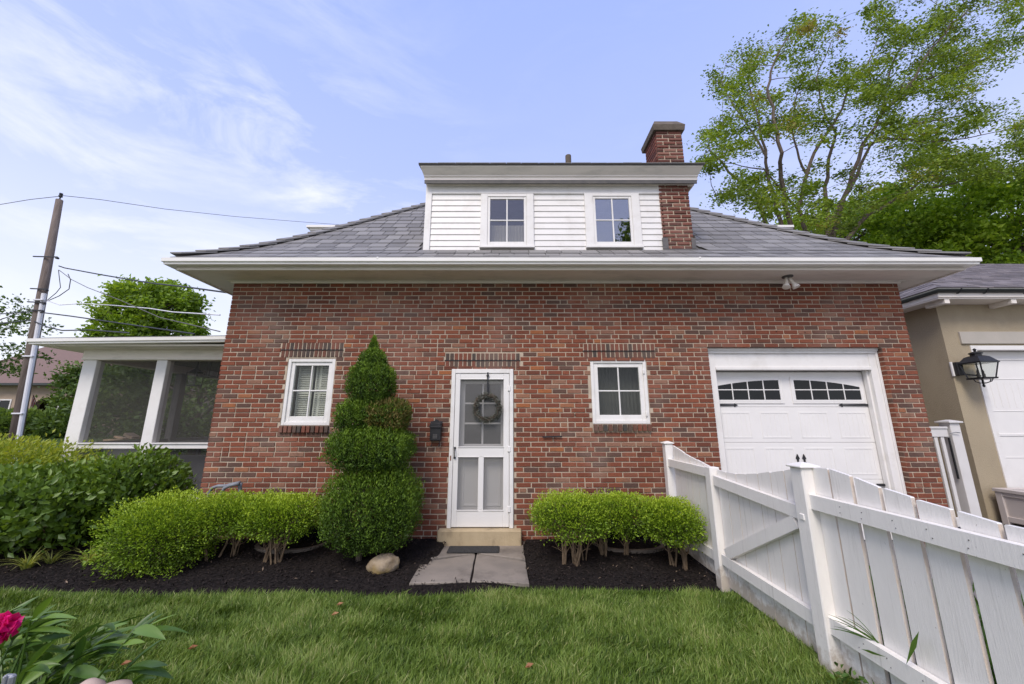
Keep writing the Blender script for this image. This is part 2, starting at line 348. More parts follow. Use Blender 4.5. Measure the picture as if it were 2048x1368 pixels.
def leaves_np(P, D, N, L, W, fold=.25):
    """folded diamond leaves: arrays of base point, direction, normal, length, width"""
    D = D / np.maximum(np.linalg.norm(D, axis=1, keepdims=True), 1e-6)
    S = np.cross(D, N); S /= np.maximum(np.linalg.norm(S, axis=1, keepdims=True), 1e-6); N = np.cross(S, D)
    L = L[:, None]; W = W[:, None]; mid = P + D * L * .45 + N * W * fold
    V = np.stack([P, mid + S * W * .5, P + D * L, mid - S * W * .5], 1)
    V[:, 1] -= N * W * fold * .0; V[:, 3] -= N * W * fold * .0
    n = len(P); i = np.arange(n)[:, None] * 4
    return V.reshape(-1, 3), np.concatenate([i + np.array([[0, 1, 2]]), i + np.array([[0, 2, 3]])], 1).reshape(-1, 3)
def leaf_obj(name, P, D, N, L, W, mat, parent, tone, **kw):
    V, F = leaves_np(P, D, N, L, W); return obj(name, mesh_from(name, V, F, mat, np.repeat(tone, 2)), parent, **kw)
def rdir(n):
    v = NR.normal(size=(n, 3)); return v / np.linalg.norm(v, axis=1, keepdims=True)
def lumps(d, seed, fr=2.2):
    s = NR.__class__(np.random.PCG64(seed)); o = 0
    for k in range(7):
        a = s.normal(size=3) * fr * (1 + k * .35); o = o + np.sin(d @ a + s.uniform(0, 6.28)) / (1 + k * .35)
    return o / 3.2

# ------------------------------------------------------------------ ground and setting
def sheet(name, x0, x1, y0, y1, nx, ny, zf, mat, kind='structure'):
    xs, ys = np.linspace(x0, x1, nx + 1), np.linspace(y0, y1, ny + 1)
    V = [(x, y, zf(x, y)) for y in ys for x in xs]
    F = [(j * (nx + 1) + i, j * (nx + 1) + i + 1, (j + 1) * (nx + 1) + i + 1, (j + 1) * (nx + 1) + i) for j in range(ny) for i in range(nx)]
    return obj(name, mesh_from(name, V, F, mat, smooth=True), kind=kind)
M['yard'] = pm('yard', (.17, .165, .115), (.22, .205, .16), .6, .95, .4, 20, .1)
sheet('ground', -300, 300, -60, 500, 8, 8, lambda x, y: -.05, M['yard'])
def edge_y(x): return 3.84 + .05 * math.sin(x * .9 + .5) + .03 * math.sin(x * 2.3)
def bedz(x, y):
    if -.97 + max(0, y - 4.1) * .16 < x < .15 - max(0, y - 4.1) * .02 and y > 4.1 + .02 * math.sin(x * 9): return -.02
    t = max(0., min(1., (y - edge_y(x)) / .25)); s = t * t * (3 - 2 * t); u = max(0., min(1., (y - 4.25) / .95))
    return -.035 + .055 * s + .075 * u * u * (3 - 2 * u) + .018 * s * noise.noise((x * 1.9, y * 1.9, 0)) + .008 * s * noise.noise((x * 9, y * 9, 3))
sheet('lawn', -9, 2.2, -1.5, 4.05, 44, 24, lambda x, y: .0 if y < edge_y(x) else -.02, M['turf'])
sheet('mulch_bed', -9.5, 2.3, 3.78, 5.24, 190, 36, bedz, M['soil'])
sheet('driveway', 2.2, 22, -3, 6.6, 6, 6, lambda x, y: .004, M['asphalt'])
def farz(x, y): return -.02 + .57 * max(0, min(1, (y - 13) / 15))
sheet('far_lawn', -90, -8.2, 10.5, 60, 12, 30, farz, M['turf'])

def scatter_chips():
    n = 34000; x = NR.uniform(-9.2, 2.1, n); y = NR.uniform(3.8, 5.22, n)
    ok = np.array([y[i] > edge_y(x[i]) + NR.uniform(-.03, .05) and bedz(x[i], y[i]) > -.0199 for i in range(n)])
    x, y = x[ok], y[ok]; n = len(x)
    z = np.array([bedz(a, b) for a, b in zip(x, y)]) + NR.uniform(.0, .012, n)
    D = rdir(n); D[:, 2] *= .35; N = rdir(n) * .5 + np.array([[0, 0, 1]])
    t = NR.uniform(0, .95, n); t[NR.uniform(size=n) < .010] = 1.0
    leaf_obj('mulch_chips', np.stack([x, y, z], 1), D, N, NR.uniform(.015, .05, n), NR.uniform(.006, .014, n), M['chip'], None, t, kind='stuff')
scatter_chips()

def grass():
    dens = []
    def region(x0, x1, y0, y1, n): dens.append((NR.uniform(x0, x1, n), NR.uniform(y0, y1, n)))
    region(-5.6, 2.06, 2.2, 3.9, 165000); region(-8.8, -5.6, 2.3, 3.9, 12000); region(-4, 2.06, 1.0, 2.2, 26000)
    x = np.concatenate([a for a, b in dens]); y = np.concatenate([b for a, b in dens])
    ey = np.array([edge_y(a) for a in x]) + NR.normal(0, .022, len(x)); k = (y < ey); x, y = x[k], y[k]; n = len(x)
    cl = lumps(np.stack([x * 1.6, y * 1.6, x * 0], 1), 5, 1.5); c2 = lumps(np.stack([x * 6, y * 6, x * 0], 1), 9, 1.5)
    h = (.062 + .022 * cl + .014 * c2) * NR.uniform(.6, 1.45, n); h = np.clip(h, .025, .14)
    fine = lumps(np.stack([x * 11, y * 11, x * 0 + 4], 1), 21, 1.3)
    ang = .9 + 1.2 * cl + 2.2 * fine + NR.normal(0, 1.0, n); lean = np.abs(NR.normal(.55, .35, n))
    dx, dy = np.cos(ang), np.sin(ang) * .8; w = NR.uniform(.0022, .0042, n)
    wx_, wy_ = -np.sin(ang + NR.normal(0, .9, n)), np.cos(ang + NR.normal(0, .9, n))
    P = np.stack([x, y, np.full(n, -.004)], 1); S = np.stack([wx_, wy_, x * 0], 1) * w[:, None]
    def at(t):
        b = t ** 1.7 * lean; return P + np.stack([dx * h * b, dy * h * b, h * (t - .28 * lean * t * t)], 1)
    V = np.stack([P - S, P + S, at(.5) - S * .85, at(.5) + S * .85, at(1.)], 1).reshape(-1, 3)
    i = np.arange(n)[:, None] * 5
    F = np.concatenate([i + np.array([[0, 1, 3]]), i + np.array([[0, 3, 2]]), i + np.array([[2, 3, 4]])], 1).reshape(-1, 3)
    tone = np.clip(.47 + .22 * cl + .22 * c2 + .12 * fine + NR.normal(0, .21, n), 0, .93); tone[NR.uniform(size=n) < .03] = 1
    obj('grass', mesh_from('grass', V, F, M['grass'], np.repeat(tone, 3)), kind='stuff')
grass()

# ------------------------------------------------------------------ brick house
YW = 5.23; XL, XR = -4.11, 5.70; PB, HB = .203, .065; JT = .0122
ZTOP = wp(1100, 566, YW).z
house = thing('brick_house', (.8, 7.4, 0), 'red brick two storey house with slate roof, white dormer and attached garage door', 'house')
def rx(pxl, pxr, pym, Y=YW): return wp(pxl, pym, Y).x, wp(pxr, pym, Y).x
def zz(py, Y=YW): return wp(1024, py, Y).z
WIN1 = (*rx(568, 664.5, 784), zz(851), zz(717)); WIN2 = (*rx(1183, 1297, 783), zz(848), zz(719))
DOOR = (*rx(898.5, 1027, 897), zz(1056), zz(738)); GAR = (2.786, 5.266, -.02, zz(693))
LIN1 = (*rx(562.5, 686.5, 699), zz(714.5), zz(685)); LIN2 = (*rx(1167, 1310, 701), zz(717), zz(687)); LIND = (*rx(890.5, 1040, 720), zz(735.5), zz(706))
SIL1 = (*rx(559, 658.5, 859), zz(866), zz(851)); SIL2 = (*rx(1186, 1303, 855), zz(863), zz(848))
STEP = (*rx(874, 1043, 1070, 5.11), .02, zz(1056))
HOLES = [WIN1, WIN2, DOOR, GAR]; NOBRICK = HOLES + [LIN1, LIN2, LIND, SIL1, SIL2]

def wall_mesh():
    m = MB(); y = YW + .009; yb = y + .28
    xs = sorted({XL + .009, XR - .009, *[h[0] for h in HOLES], *[h[1] for h in HOLES]})
    zs = sorted({-.3, ZTOP + .06, *[max(-.3, h[2]) for h in HOLES], *[h[3] for h in HOLES]})
    inside = lambda x, z: any(h[0] < x < h[1] and h[2] < z < h[3] for h in HOLES)
    for a, b in zip(xs, xs[1:]):
        for c, d in zip(zs, zs[1:]):
            if inside((a + b) / 2, (c + d) / 2): continue
            m.add([(a, y, c), (b, y, c), (b, y, d), (a, y, d)], [(0, 1, 2, 3)])
            m.add([(a, yb, c), (b, yb, c), (b, yb, d), (a, yb, d)], [(3, 2, 1, 0)])
    for x0, x1, z0, z1 in HOLES:
        m.add([(x0, y, z0), (x1, y, z0), (x1, y, z1), (x0, y, z1), (x0, yb, z0), (x1, yb, z0), (x1, yb, z1), (x0, yb, z1)],
              [(0, 4, 5, 1), (1, 5, 6, 2), (2, 6, 7, 3), (3, 7, 4, 0)])
    return m
wall = wall_mesh().build('wall', M['mortar'], house)

def side_brick_mat():
    m, t = newmat('side_brick'); p = pos_node(t); xyz = t.n('ShaderNodeSeparateXYZ', ins={0: p})
    v = t.n('ShaderNodeCombineXYZ', ins={0: xyz.outputs[1], 1: xyz.outputs[2]}).outputs[0]
    b = t.n('ShaderNodeTexBrick', offset=.5, ins={'Vector': v, 'Color1': (.2, .05, .035, 1), 'Color2': (.13, .045, .035, 1), 'Mortar': (.42, .34, .26, 1), 'Scale': 1.0, 'Mortar Size': .005, 'Brick Width': PB, 'Row Height': HB})
    s = t.n('ShaderNodeBsdfPrincipled', ins={'Base Color': b.outputs[0], 'Roughness': .85}); t.l(s.outputs[0], t.n('ShaderNodeOutputMaterial').inputs[0]); return m
M['side_brick'] = side_brick_mat()
sw = MB(); yb = 11.4
sw.box(XL, XL + .25, YW + .3, yb, -.3, ZTOP + .05); sw.box(XR - .25, XR, YW + .3, yb, -.3, ZTOP + .05); sw.box(XL + .26, XR - .26, yb - .25, yb, -.3, ZTOP + .05)
sw.build('side_wall', M['side_brick'], house)
rm = MB(); rm.box(XL + .3, XR - .3, YW + 1.9, YW + 1.95, 0, ZTOP); rm.box(XL + .3, XR - .3, YW + .32, YW + 1.88, -.02, .2); rm.box(XL + .3, XR - .3, YW + .32, YW + 1.88, ZTOP - .1, ZTOP)
rm.build('interior_wall', M['inside'], house)

def brick_shape(L, H, dep, tone, ch=.0035, depth=.03):
    """one brick centred on its front face in x,z; front at y = 0"""
    m = MB(); m.tone = tone; x, z = L / 2, H / 2
    vs = [(-x, depth, -z), (x, depth, -z), (x, depth, z), (-x, depth, z), (-x, ch, -z), (x, ch, -z), (x, ch, z), (-x, ch, z),
          (-x + ch, 0, -z + ch), (x - ch, 0, -z + ch), (x - ch, 0, z - ch), (-x + ch, 0, z - ch)]
    fs = [(4, 5, 9, 8), (5, 6, 10, 9), (6, 7, 11, 10), (7, 4, 8, 11), (8, 9, 10, 11), (0, 1, 5, 4), (1, 2, 6, 5), (2, 3, 7, 6), (3, 0, 4, 7)]
    m.add(vs, fs); return m
def cut(iv, holes, g=.004):
    out = [iv]
    for a, b in holes:
        nxt = []
        for p, q in out:
            if b <= p or a >= q: nxt.append((p, q)); continue
            if a - p > .035: nxt.append((p, a - g))
            if q - b > .035: nxt.append((b + g, q))
        out = nxt
    return out
def lay_bricks():
    L = []
    nrow = int((ZTOP - .02) / HB) + 1; z0 = ZTOP - nrow * HB
    for r in range(-1, nrow):
        z = z0 + r * HB; zc = z + HB / 2
        if zc < -.02: continue
        x = XL; flem = (nrow - r) % 8 == 5; off = (r % 2) * PB / 2; k = 0
        first = True; pend = False
        while x < XR - .01:
            w = PB
            if first: w = PB / 2 if off else PB; first = False
            elif flem and k % 2: w = PB / 2 + .003
            elif pend: w = PB * .5; pend = False
            elif R.random() < .02: w = PB * .5; pend = True
            k += 1; x1 = min(x + w, XR)
            if XR - x1 < .04: x1 = XR
            a, b = x + (JT / 2 if x > XL else 0), x1 - (JT / 2 if x1 < XR else 0)
            hs = [(h[0], h[1]) for h in NOBRICK if h[2] < zc < h[3]]
            for p, q in cut((a, b), hs, .005): L.append((p, q, zc))
            x = x1
    return L
def tone_brick():
    r = R.random()
    if r < .14: return R.uniform(0, .16)
    if r < .90: return min(.85, max(.2, R.gauss(.46, .17)))
    return R.uniform(.86, 1)
BR = lay_bricks()
BR.sort(key=lambda b: ((b[0] + b[1]) / 2 * .45) ** 2 + (CZ - b[2]) ** 2 * .2 + b[2] * 1.5)
def hidden(b):   # behind the shrubs, the topiary or the fence from the photo's place
    p = Vector(((b[0] + b[1]) / 2, YW, b[2] - CZ)); d = p.y * CT + p.z * ST; px = 1024 + FPX * p.x / d; py = 684 - FPX * (p.z * CT - p.y * ST) / d
    return py > 1000 or (645 < px < 845 and py > 690 + abs(px - 745) * .6) or (px > 1330 and py > 880)
solo = [b for b in BR if not hidden(b) and abs(b[1] - b[0] - (PB - JT)) < .002][:285]; ss = set(solo)
var = [brick_shape(PB - JT, HB - JT, 0, tone_brick()).mesh('brick', M['brick']) for _ in range(36)]
def one_brick(b, parent, me, dy=0):
    o = obj('brick', me, parent); o.location = ((b[0] + b[1]) / 2 + R.uniform(-.002, .002), YW + R.uniform(-.002, .003) + dy, b[2] + R.uniform(-.0016, .0016)); o.rotation_euler = (0, R.uniform(-.006, .006), 0); return o
for b in solo: one_brick(b, wall, R.choice(var))
rest = MB()
for b in BR:
    if b in ss: continue
    m = brick_shape(b[1] - b[0] - R.uniform(-.001, .005), HB - JT - R.uniform(-.001, .002), 0, tone_brick()); dy = R.uniform(-.002, .003); dz = R.uniform(-.0016, .0016)
    rest.tone = m.tone; cx = (b[0] + b[1]) / 2; rest.add([(v[0] + cx, v[1] + YW + dy, v[2] + b[2] + dz) for v in m.v], m.f)
# brick return on the right of the garage opening
nrow = int((ZTOP - .02) / HB) + 1; z0 = ZTOP - nrow * HB
for r in range(-1, nrow):
    zc = z0 + (r + .5) * HB
    if zc < .02 or zc > GAR[3]: continue
    rest.tone = tone_brick(); rest.box(GAR[1] - .002, GAR[1] + .02, YW + .004, YW + .088, zc - (HB - JT) / 2, zc + (HB - JT) / 2)
    rest.tone = tone_brick(); rest.box(GAR[0] - .02, GAR[0] + .002, YW + .004, YW + .088, zc - (HB - JT) / 2, zc + (HB - JT) / 2)
rest.build('brickwork', M['brick'], wall, kind='stuff')
# lintels of two rows of upright headers over a rusting steel angle, and rowlock sills
def soldier(rect, rows, name, proud, n):
    x0, x1, z0, z1 = rect; h = (z1 - z0) / rows; w = (x1 - x0) / n
    core = MB().box(x0, x1, YW + .006, YW + .05, z0, z1).build(name, M['mortar'], house)
    for r in range(rows):
        for i in range(n):
            me = brick_shape(w - .014, h - .010, 0, R.choice([R.uniform(0, .4), R.uniform(.3, .8), R.uniform(.5, .9)])).mesh('brick', M['dark_brick'])
            o = obj('brick', me, core); o.location = (x0 + (i + .5) * w, YW - proud + R.uniform(-.001, .002), z0 + (r + .5) * h)
    if rows == 2: MB().box(x0 - .01, x1, YW - .008, YW + .02, z0 + h - .005, z0 + h + .004).build('steel_lintel', M['black'], core)
    return core
soldier(LIN1, 2, 'lintel', .002, 15); soldier(LIND, 2, 'lintel', .002, 17); soldier(LIN2, 2, 'lintel', .002, 16)
soldier(SIL1, 1, 'brick_sill', .035, 11); soldier(SIL2, 1, 'brick_sill', .035, 12)
hole = MB()
for px, py in ((820, 778), (1115, 820), (1150, 829), (1805, 748), (1553, 662), (1610, 664), (505, 817), (870, 640)):
    p = wp(px, py, YW - .004); hole.lathe((p.x, p.y, p.z - .004), [(.002, -.006), (.010, 0), (.002, .006)], 6)
hole.build('nail_holes', M['black'], wall, kind='stuff')

# windows ---------------------------------------------------------
def ring(m, x0, x1, z0, z1, w, y0, y1, wb=None, wt=None, c=.004):
    wb = w if wb is None else wb; wt = w if wt is None else wt
    m.cbox(x0, x0 + w, y0, y1, z0, z1, c); m.cbox(x1 - w, x1, y0, y1, z0, z1, c)
    m.cbox(x0 + w, x1 - w, y0 + .001, y1, z0, z0 + wb, c); m.cbox(x0 + w, x1 - w, y0 + .001, y1, z1 - wt, z1, c)
def window(rect, yf, casing, sash, cols, rows, gm, wb=.075, extra=None, name='window'):
    x0, x1, z0, z1 = rect; m = MB(); ring(m, x0 + .002, x1 - .002, z0 + .002, z1 - .002, casing, yf, yf + .12)
    w = m.build(name, M['white'], house)
    a, b, c, d = x0 + casing, x1 - casing, z0 + casing, z1 - casing
    s = MB(); ring(s, a + .002, b - .002, c + .002, d - .002, sash, yf + .018, yf + .06, wb=wb)
    s.build('sash', M['white'], w)
    a += sash; b -= sash; c += wb; d -= sash
    mu = MB()
    for i in range(1, cols): xx = a + (b - a) * i / cols; mu.cbox(xx - .009, xx + .009, yf + .024, yf + .045, c, d, .003)
    for j in range(1, rows): z = c + (d - c) * j / rows; mu.cbox(a, b, yf + .026, yf + .043, z - .009, z + .009, .003)
    mu.build('muntin', M['white'], w)
    for i in range(cols):
        for j in range(rows):
            p = MB().box(a + (b - a) * i / cols, a + (b - a) * (i + 1) / cols, yf + .032, yf + .035, c + (d - c) * j / rows, c + (d - c) * (j + 1) / rows); p.build('pane', gm, w)
    if extra: extra(w, a, b, c, d, yf)
    return w
def shutters(w, a, b, c, d, yf):
    for i, (p, q) in enumerate(((0, .44), (.50, .64), (.66, 1.0))):
        x0, x1 = a + (b - a) * p, a + (b - a) * q; s = MB(); y = yf + .13 + (.02 if i == 1 else 0)
        for zb, zt in ((c - .06, (c + d) / 2 - .01), ((c + d) / 2 + .01, d + .05)):
            s.box(x0, x0 + .018, y, y + .022, zb, zt); s.box(x1 - .018, x1, y, y + .022, zb, zt); s.box(x0 + .018, x1 - .018, y, y + .022, zb, zb + .03); s.box(x0 + .018, x1 - .018, y, y + .022, zt - .03, zt)
            z = zb + .035
            while z < zt - .05:
                s.add([(x0 + .018, y - .004, z), (x1 - .018, y - .004, z), (x1 - .018, y + .022, z + .02), (x0 + .018, y + .022, z + .02), (x0 + .018, y - .004, z + .005), (x1 - .018, y - .004, z + .005), (x1 - .018, y + .022, z + .025), (x0 + .018, y + .022, z + .025)],
                      [(0, 1, 2, 3), (7, 6, 5, 4), (0, 4, 5, 1), (2, 6, 7, 3)]); z += .026
        s.build('shutter', M['shutter'], w)
def blind(w, a, b, c, d, yf):
    m = MB(); n = 26
    for i in range(n):
        x0, x1 = a - .05 + (b - a + .1) * i / n, a - .05 + (b - a + .1) * (i + 1) / n; y = yf + .2 + .012 * (i % 2)
        m.add([(x0, y, c - .1), (x1, yf + .2 + .012 * ((i + 1) % 2), c - .1), (x1, yf + .2 + .012 * ((i + 1) % 2), d + .1), (x0, y, d + .1)], [(0, 1, 2, 3)])
    m.build('curtain', M['curtain'], w)
window(WIN1, YW + .012, .045, .05, 2, 2, M['glass'], extra=shutters)
w2 = window(WIN2, YW + .012, .045, .06, 2, 2, M['glass'], extra=blind)
hg = MB()
for py in (743, 828): p = wp(1293, py, YW); hg.cbox(WIN2[1] - .045 - .012, WIN2[1] - .045 + .012, YW - .004, YW + .02, p.z - .03, p.z + .03)
hg.build('hinge', M['white'], w2)

# entry door --------------------------------------------------------
dx0, dx1, dz0, dz1 = DOOR
df = MB(); df.cbox(dx0 + .003, dx0 + .055, YW - .022, YW + .16, dz0, dz1 - .003); df.cbox(dx1 - .055, dx1 - .003, YW - .022, YW + .16, dz0, dz1 - .003); df.cbox(dx0 + .055, dx1 - .055, YW - .021, YW + .16, dz1 - .062, dz1 - .003)
frame = df.build('door_frame', M['white'], house)
def X(px, py, Y=YW): return wp(px, py, Y).x
def Z(py, Y=YW): return wp(1024, py, Y).z
sdz = dict(top=dz1 - .066, ut=Z(758.5), ub=Z(893.6), lt=Z(913.7), lb=Z(1020), bot=dz0 + .012)
sl, sr = dx0 + .059, dx1 - .059; ul, ur = X(919, 826), X(1006.5, 826); ll, lr = X(915.5, 967), X(1006.7, 967); m1, m2 = X(956, 967), X(967, 967); ul = ll = (ul + ll) / 2; ur = lr = (ur + lr) / 2
y0, y1 = YW - .012, YW + .02; s = MB()
s.cbox(sl, ul, y0, y1, sdz['bot'], sdz['top']); s.cbox(ur, sr, y0, y1, sdz['bot'], sdz['top']); s.cbox(ul, ur, y0 + .001, y1, sdz['ut'], sdz['top'])
s.cbox(ul, ur, y0 + .001, y1, sdz['lt'], sdz['ub']); s.cbox(ul, ur, y0 + .001, y1, sdz['bot'], sdz['lb']); s.cbox(m1, m2, y0 + .002, y1, sdz['lb'], sdz['lt'])
for a, b, c, d in ((ul, ur, sdz['ub'], sdz['ut']), (ul, m1, sdz['lb'], sdz['lt']), (m2, ur, sdz['lb'], sdz['lt'])):
    s.cbox(a - .006, b + .006, y0 - .008, y0 + .001, c - .008, c + .004, .002); s.cbox(a - .006, b + .006, y0 - .005, y0 + .001, d - .004, d + .007, .002)
sdoor = s.build('screen_door', M['door_white'], house)
for a, b, c, d in ((ul, ur, sdz['ub'], sdz['ut']), (ul, m1, sdz['lb'], sdz['lt']), (m2, ur, sdz['lb'], sdz['lt'])):
    MB().add([(a, YW + .004, c), (b, YW + .004, c), (b, YW + .004, d), (a, YW + .004, d)], [(0, 1, 2, 3)]).build('screen', M['door_screen'], sdoor)
hx = X(910, 903); hz0, hz1 = Z(915), Z(896)
h = MB(); h.tube([(hx, YW - .018, hz0), (hx, YW - .05, hz0 + .015), (hx, YW - .055, (hz0 + hz1) / 2), (hx, YW - .05, hz1 - .015), (hx, YW - .018, hz1)], .007); h.cbox(hx - .014, hx + .014, YW - .024, YW - .012, hz0 - .015, hz0 + .012); h.cbox(hx - .014, hx + .014, YW - .024, YW - .012, hz1 - .012, hz1 + .015)
h.build('handle', M['black'], sdoor, smooth=False)
hg = MB()
for py in (777, 898, 1018): z = Z(py); hg.cbox(sr - .02, sr + .02, YW - .03, YW - .012, z - .035, z + .035)
hg.build('hinge', M['door_white'], sdoor)
MB().cbox(dx0 + .018, dx0 + .034, YW - .028, YW - .02, Z(921), Z(911)).build('strike_plate', M['mortise'], frame)
# inner door seen through the screens
yi = YW + .10; d2 = MB(); a, b = sl + .01, sr - .01
px0, px1 = X(929.6, 826, yi), X(1001.6, 826, yi); pz0, pz1 = Z(888, yi), Z(767.6, yi)
d2.cbox(a, px0, yi, yi + .04, dz0 + .01, dz1 - .07); d2.cbox(px1, b, yi, yi + .04, dz0 + .01, dz1 - .07); d2.cbox(px0, px1, yi + .001, yi + .04, pz1, dz1 - .07); d2.cbox(px0, px1, yi + .001, yi + .04, dz0 + .01, pz0)
for i in range(1, 2): xx = px0 + (px1 - px0) * i / 2; d2.cbox(xx - .013, xx + .013, yi - .002, yi + .03, pz0, pz1)
for j in range(1, 3): z = pz0 + (pz1 - pz0) * j / 3; d2.cbox(px0, px1, yi, yi + .03, z - .012, z + .012)
for p, q in ((a + .1, (a + b) / 2 - .04), ((a + b) / 2 + .04, b - .1)): ring(d2, p, q, dz0 + .24, pz0 - .2, .03, yi - .008, yi + .002)
idoor = d2.build('front_door', M['door_white'], house)
for i in range(2):
    for j in range(3): MB().box(px0 + (px1 - px0) * i / 2, px0 + (px1 - px0) * (i + 1) / 2, yi + .014, yi + .018, pz0 + (pz1 - pz0) * j / 3, pz0 + (pz1 - pz0) * (j + 1) / 3).build('pane', M['glass'], idoor)
st = MB(); st.cbox(STEP[0], STEP[1], 5.11, YW + .2, .0, STEP[3] - .002, .01)
stp = st.build('door_step', M['sandstone'], house)

# garage door ---------------------------------------------------------
g0, g1, gz = GAR[0], GAR[1], GAR[3]; yc = YW + .09
gf = MB(); gh = Z(740, yc)
gf.cbox(g0 + .002, g0 + .13, yc, yc + .17, 0, gz - .004); gf.cbox(g1 - .13, g1 - .002, yc, yc + .17, 0, gz - .004)
gf.cbox(g0 + .13, g1 - .13, yc + .006, yc + .17, gh, gz - .004)
gf.cbox(g0 + .004, g1 - .004, yc - .035, yc + .001, gz - .05, gz - .006); gf.cbox(g0 + .004, g1 - .004, yc - .018, yc + .001, gz - .085, gz - .05); gf.cbox(g0 + .13, g1 - .13, yc - .012, yc + .005, gh, gh + .045)
gf.cbox(g1 - .035, g1 - .004, yc - .02, yc + .001, 0, gz - .086); gf.cbox(g0 + .004, g0 + .035, yc - .02, yc + .001, 0, gz - .086)
gf.cbox(g1 - .16, g1 - .131, yc + .05, yc + .12, 0, gh - .002); gf.cbox(g0 + .131, g0 + .16, yc + .05, yc + .12, 0, gh - .002)
gfr = gf.build('garage_frame', M['white'], house)
yd = yc + .13; ga, gb = g0 + .132, g1 - .132; gc = (ga + gb) / 2
seam = [Z(748, yd) + .03, Z(814, yd), Z(885, yd), 0, 0]; hsec = seam[1] - seam[2]; seam[3] = seam[2] - hsec; seam[4] = .02
gd = None
for k in range(4):
    zt, zb = seam[k] - .0015, seam[k + 1] + .0015; s = MB(); s.cbox(ga, gb, yd, yd + .04, zb, zt, .004)
    if k == 0: gd = MB().box(ga + .02, gb - .02, yd + .045, yd + .06, .03, seam[0] - .02).build('garage_door', M['door_white'], house)
    else:
        for i in range(4):
            w = (gb - ga) / 4; p, q = ga + i * w + .07, ga + (i + 1) * w - .07; zt2, zb2 = zt - .07, zb + .06
            if k == 3: zb2 = zb + .1
            ring(s, p, q, zb2, zt2, .02, yd - .005, yd + .001, c=.002)
            for j in range(1, 6): xx = p + (q - p) * j / 6; s.cbox(xx - .006, xx + .006, yd - .003, yd + .001, zb2 + .02, zt2 - .02, .0015)
    sec = s.build('section', M['door_white'], gd)
Zg = lambda py: Z(py, yd - .02)
for xa, xb, mir in ((X(1433, 785, yd), X(1559, 785, yd), False), (X(1589.5, 785, yd), X(1720, 785, yd), True)):
    zb, zm, zc, zt = Zg(799.5), Zg(779.5), Zg(772 if not mir else 774), Zg(760)
    def arch(x):
        t = (x - xa) / (xb - xa); t = 1 - t if mir else t; return zc + (zt - zc) * (1 - (1 - t) ** 2)
    f = MB(); ring(f, xa - .05, xb + .05, zb - .055, Zg(753.5), .022, yd - .012, yd + .001)
    n = 16
    for i in range(n):
        p, q = xa + (xb - xa) * i / n, xa + (xb - xa) * (i + 1) / n
        f.prism_y([(p, arch(p)), (q, arch(q)), (q, zt + .04), (p, zt + .04)], yd - .010, yd + .001)
    f.box(xa - .028, xa, yd - .0095, yd + .001, zb, zt + .04); f.box(xb, xb + .028, yd - .0095, yd + .001, zb, zt + .04); f.box(xa - .028, xb + .028, yd - .009, yd + .001, zb - .03, zb)
    f.cbox(xa, xb, yd - .012, yd - .002, zm - .007, zm + .007, .002)
    for i in range(1, 4): xx = xa + (xb - xa) * i / 4; f.cbox(xx - .007, xx + .007, yd - .013, yd - .002, zb, arch(xx) + .004, .002)
    f.build('window_surround', M['door_white'], gd)
    for i in range(4):
        p, q = xa + (xb - xa) * i / 4 + .002, xa + (xb - xa) * (i + 1) / 4 - .002
        MB().prism_y([(p, zb), (q, zb), (q, zm), (p, zm)], yd - .006, yd - .001).build('pane', M['dark_glass'], gd)
        top = [(p + (q - p) * j / 4, arch(p + (q - p) * j / 4)) for j in range(4, -1, -1)]
        MB().prism_y([(p, zm), (q, zm)] + top, yd - .0055, yd - .001).build('pane', M['dark_glass'], gd)
zh = Zg(810)
for x0, x1 in ((ga + .01, X(1475, 810, yd)), (gb - .01, X(1677, 810, yd))):
    s = MB(); dd = 1 if x1 > x0 else -1; e = x1 - dd * .05
    s.prism_y([(x0, zh - .016), (x0, zh + .016), (e, zh + .009), (e, zh + .026), (x1, zh), (e, zh - .026), (e, zh - .009)][::dd], yd - .012, yd - .001); s.build('strap_hinge', M['black'], gd)
for i in (-1, 1):
    x = gc + i * .045; zt = Z(908, yd); s = MB(); s.prism_y([(x - .010, zt - .28), (x + .010, zt - .28), (x + .010, zt - .07), (x + .026, zt - .06), (x, zt), (x - .026, zt - .06), (x - .010, zt - .07)], yd - .014, yd - .001)
    s.tube([(x, yd - .01, zt - .1), (x, yd - .05, zt - .12), (x, yd - .05, zt - .22), (x, yd - .01, zt - .25)], .007); s.build('door_pull', M['black'], gd)
MB().cbox(X(1752, 969, yd), X(1768, 969, yd), yd - .03, yd - .004, Z(972, yd), Z(967, yd)).build('lift_handle', M['black'], gd)

# eaves: soffit, fascia, gutter swept round three sides -------------------------------------
YB = 12.2; EX0, EX1, EY = -4.665, 6.30, 4.66   # gutter face lines
def sweep(prof, x0, x1, y0, yb_):
    """profile of (offset out from the house, z); path runs back-left, front-left, front-right, back-right; offsets mitred"""
    m = MB(); n = len(prof); vs = []
    for (x, y, sx, sy) in ((x0, yb_, -1, 0), (x0, y0, -1, -1), (x1, y0, 1, -1), (x1, yb_, 1, 0)):
        vs += [(x + sx * o, y + sy * o, z) for o, z in prof]
    fs = [(i * n + k, i * n + (k + 1) % n, (i + 1) * n + (k + 1) % n, (i + 1) * n + k) for i in range(3) for k in range(n)]
    fs += [tuple(range(n)), tuple(range(4 * n - 1, 3 * n - 1, -1))]; m.add(vs, fs); return m
zS = wp(1100, 562, YW - .03).z          # soffit level
zG = wp(1100, 512.5, EY - .04).z        # gutter rim
sweep([(-.02, zS + .001), (.43, zS + .001), (.43, zS + .03), (-.02, zS + .03)], XL, XR, YW, YB - .3).build('soffit', M['cream'], house)
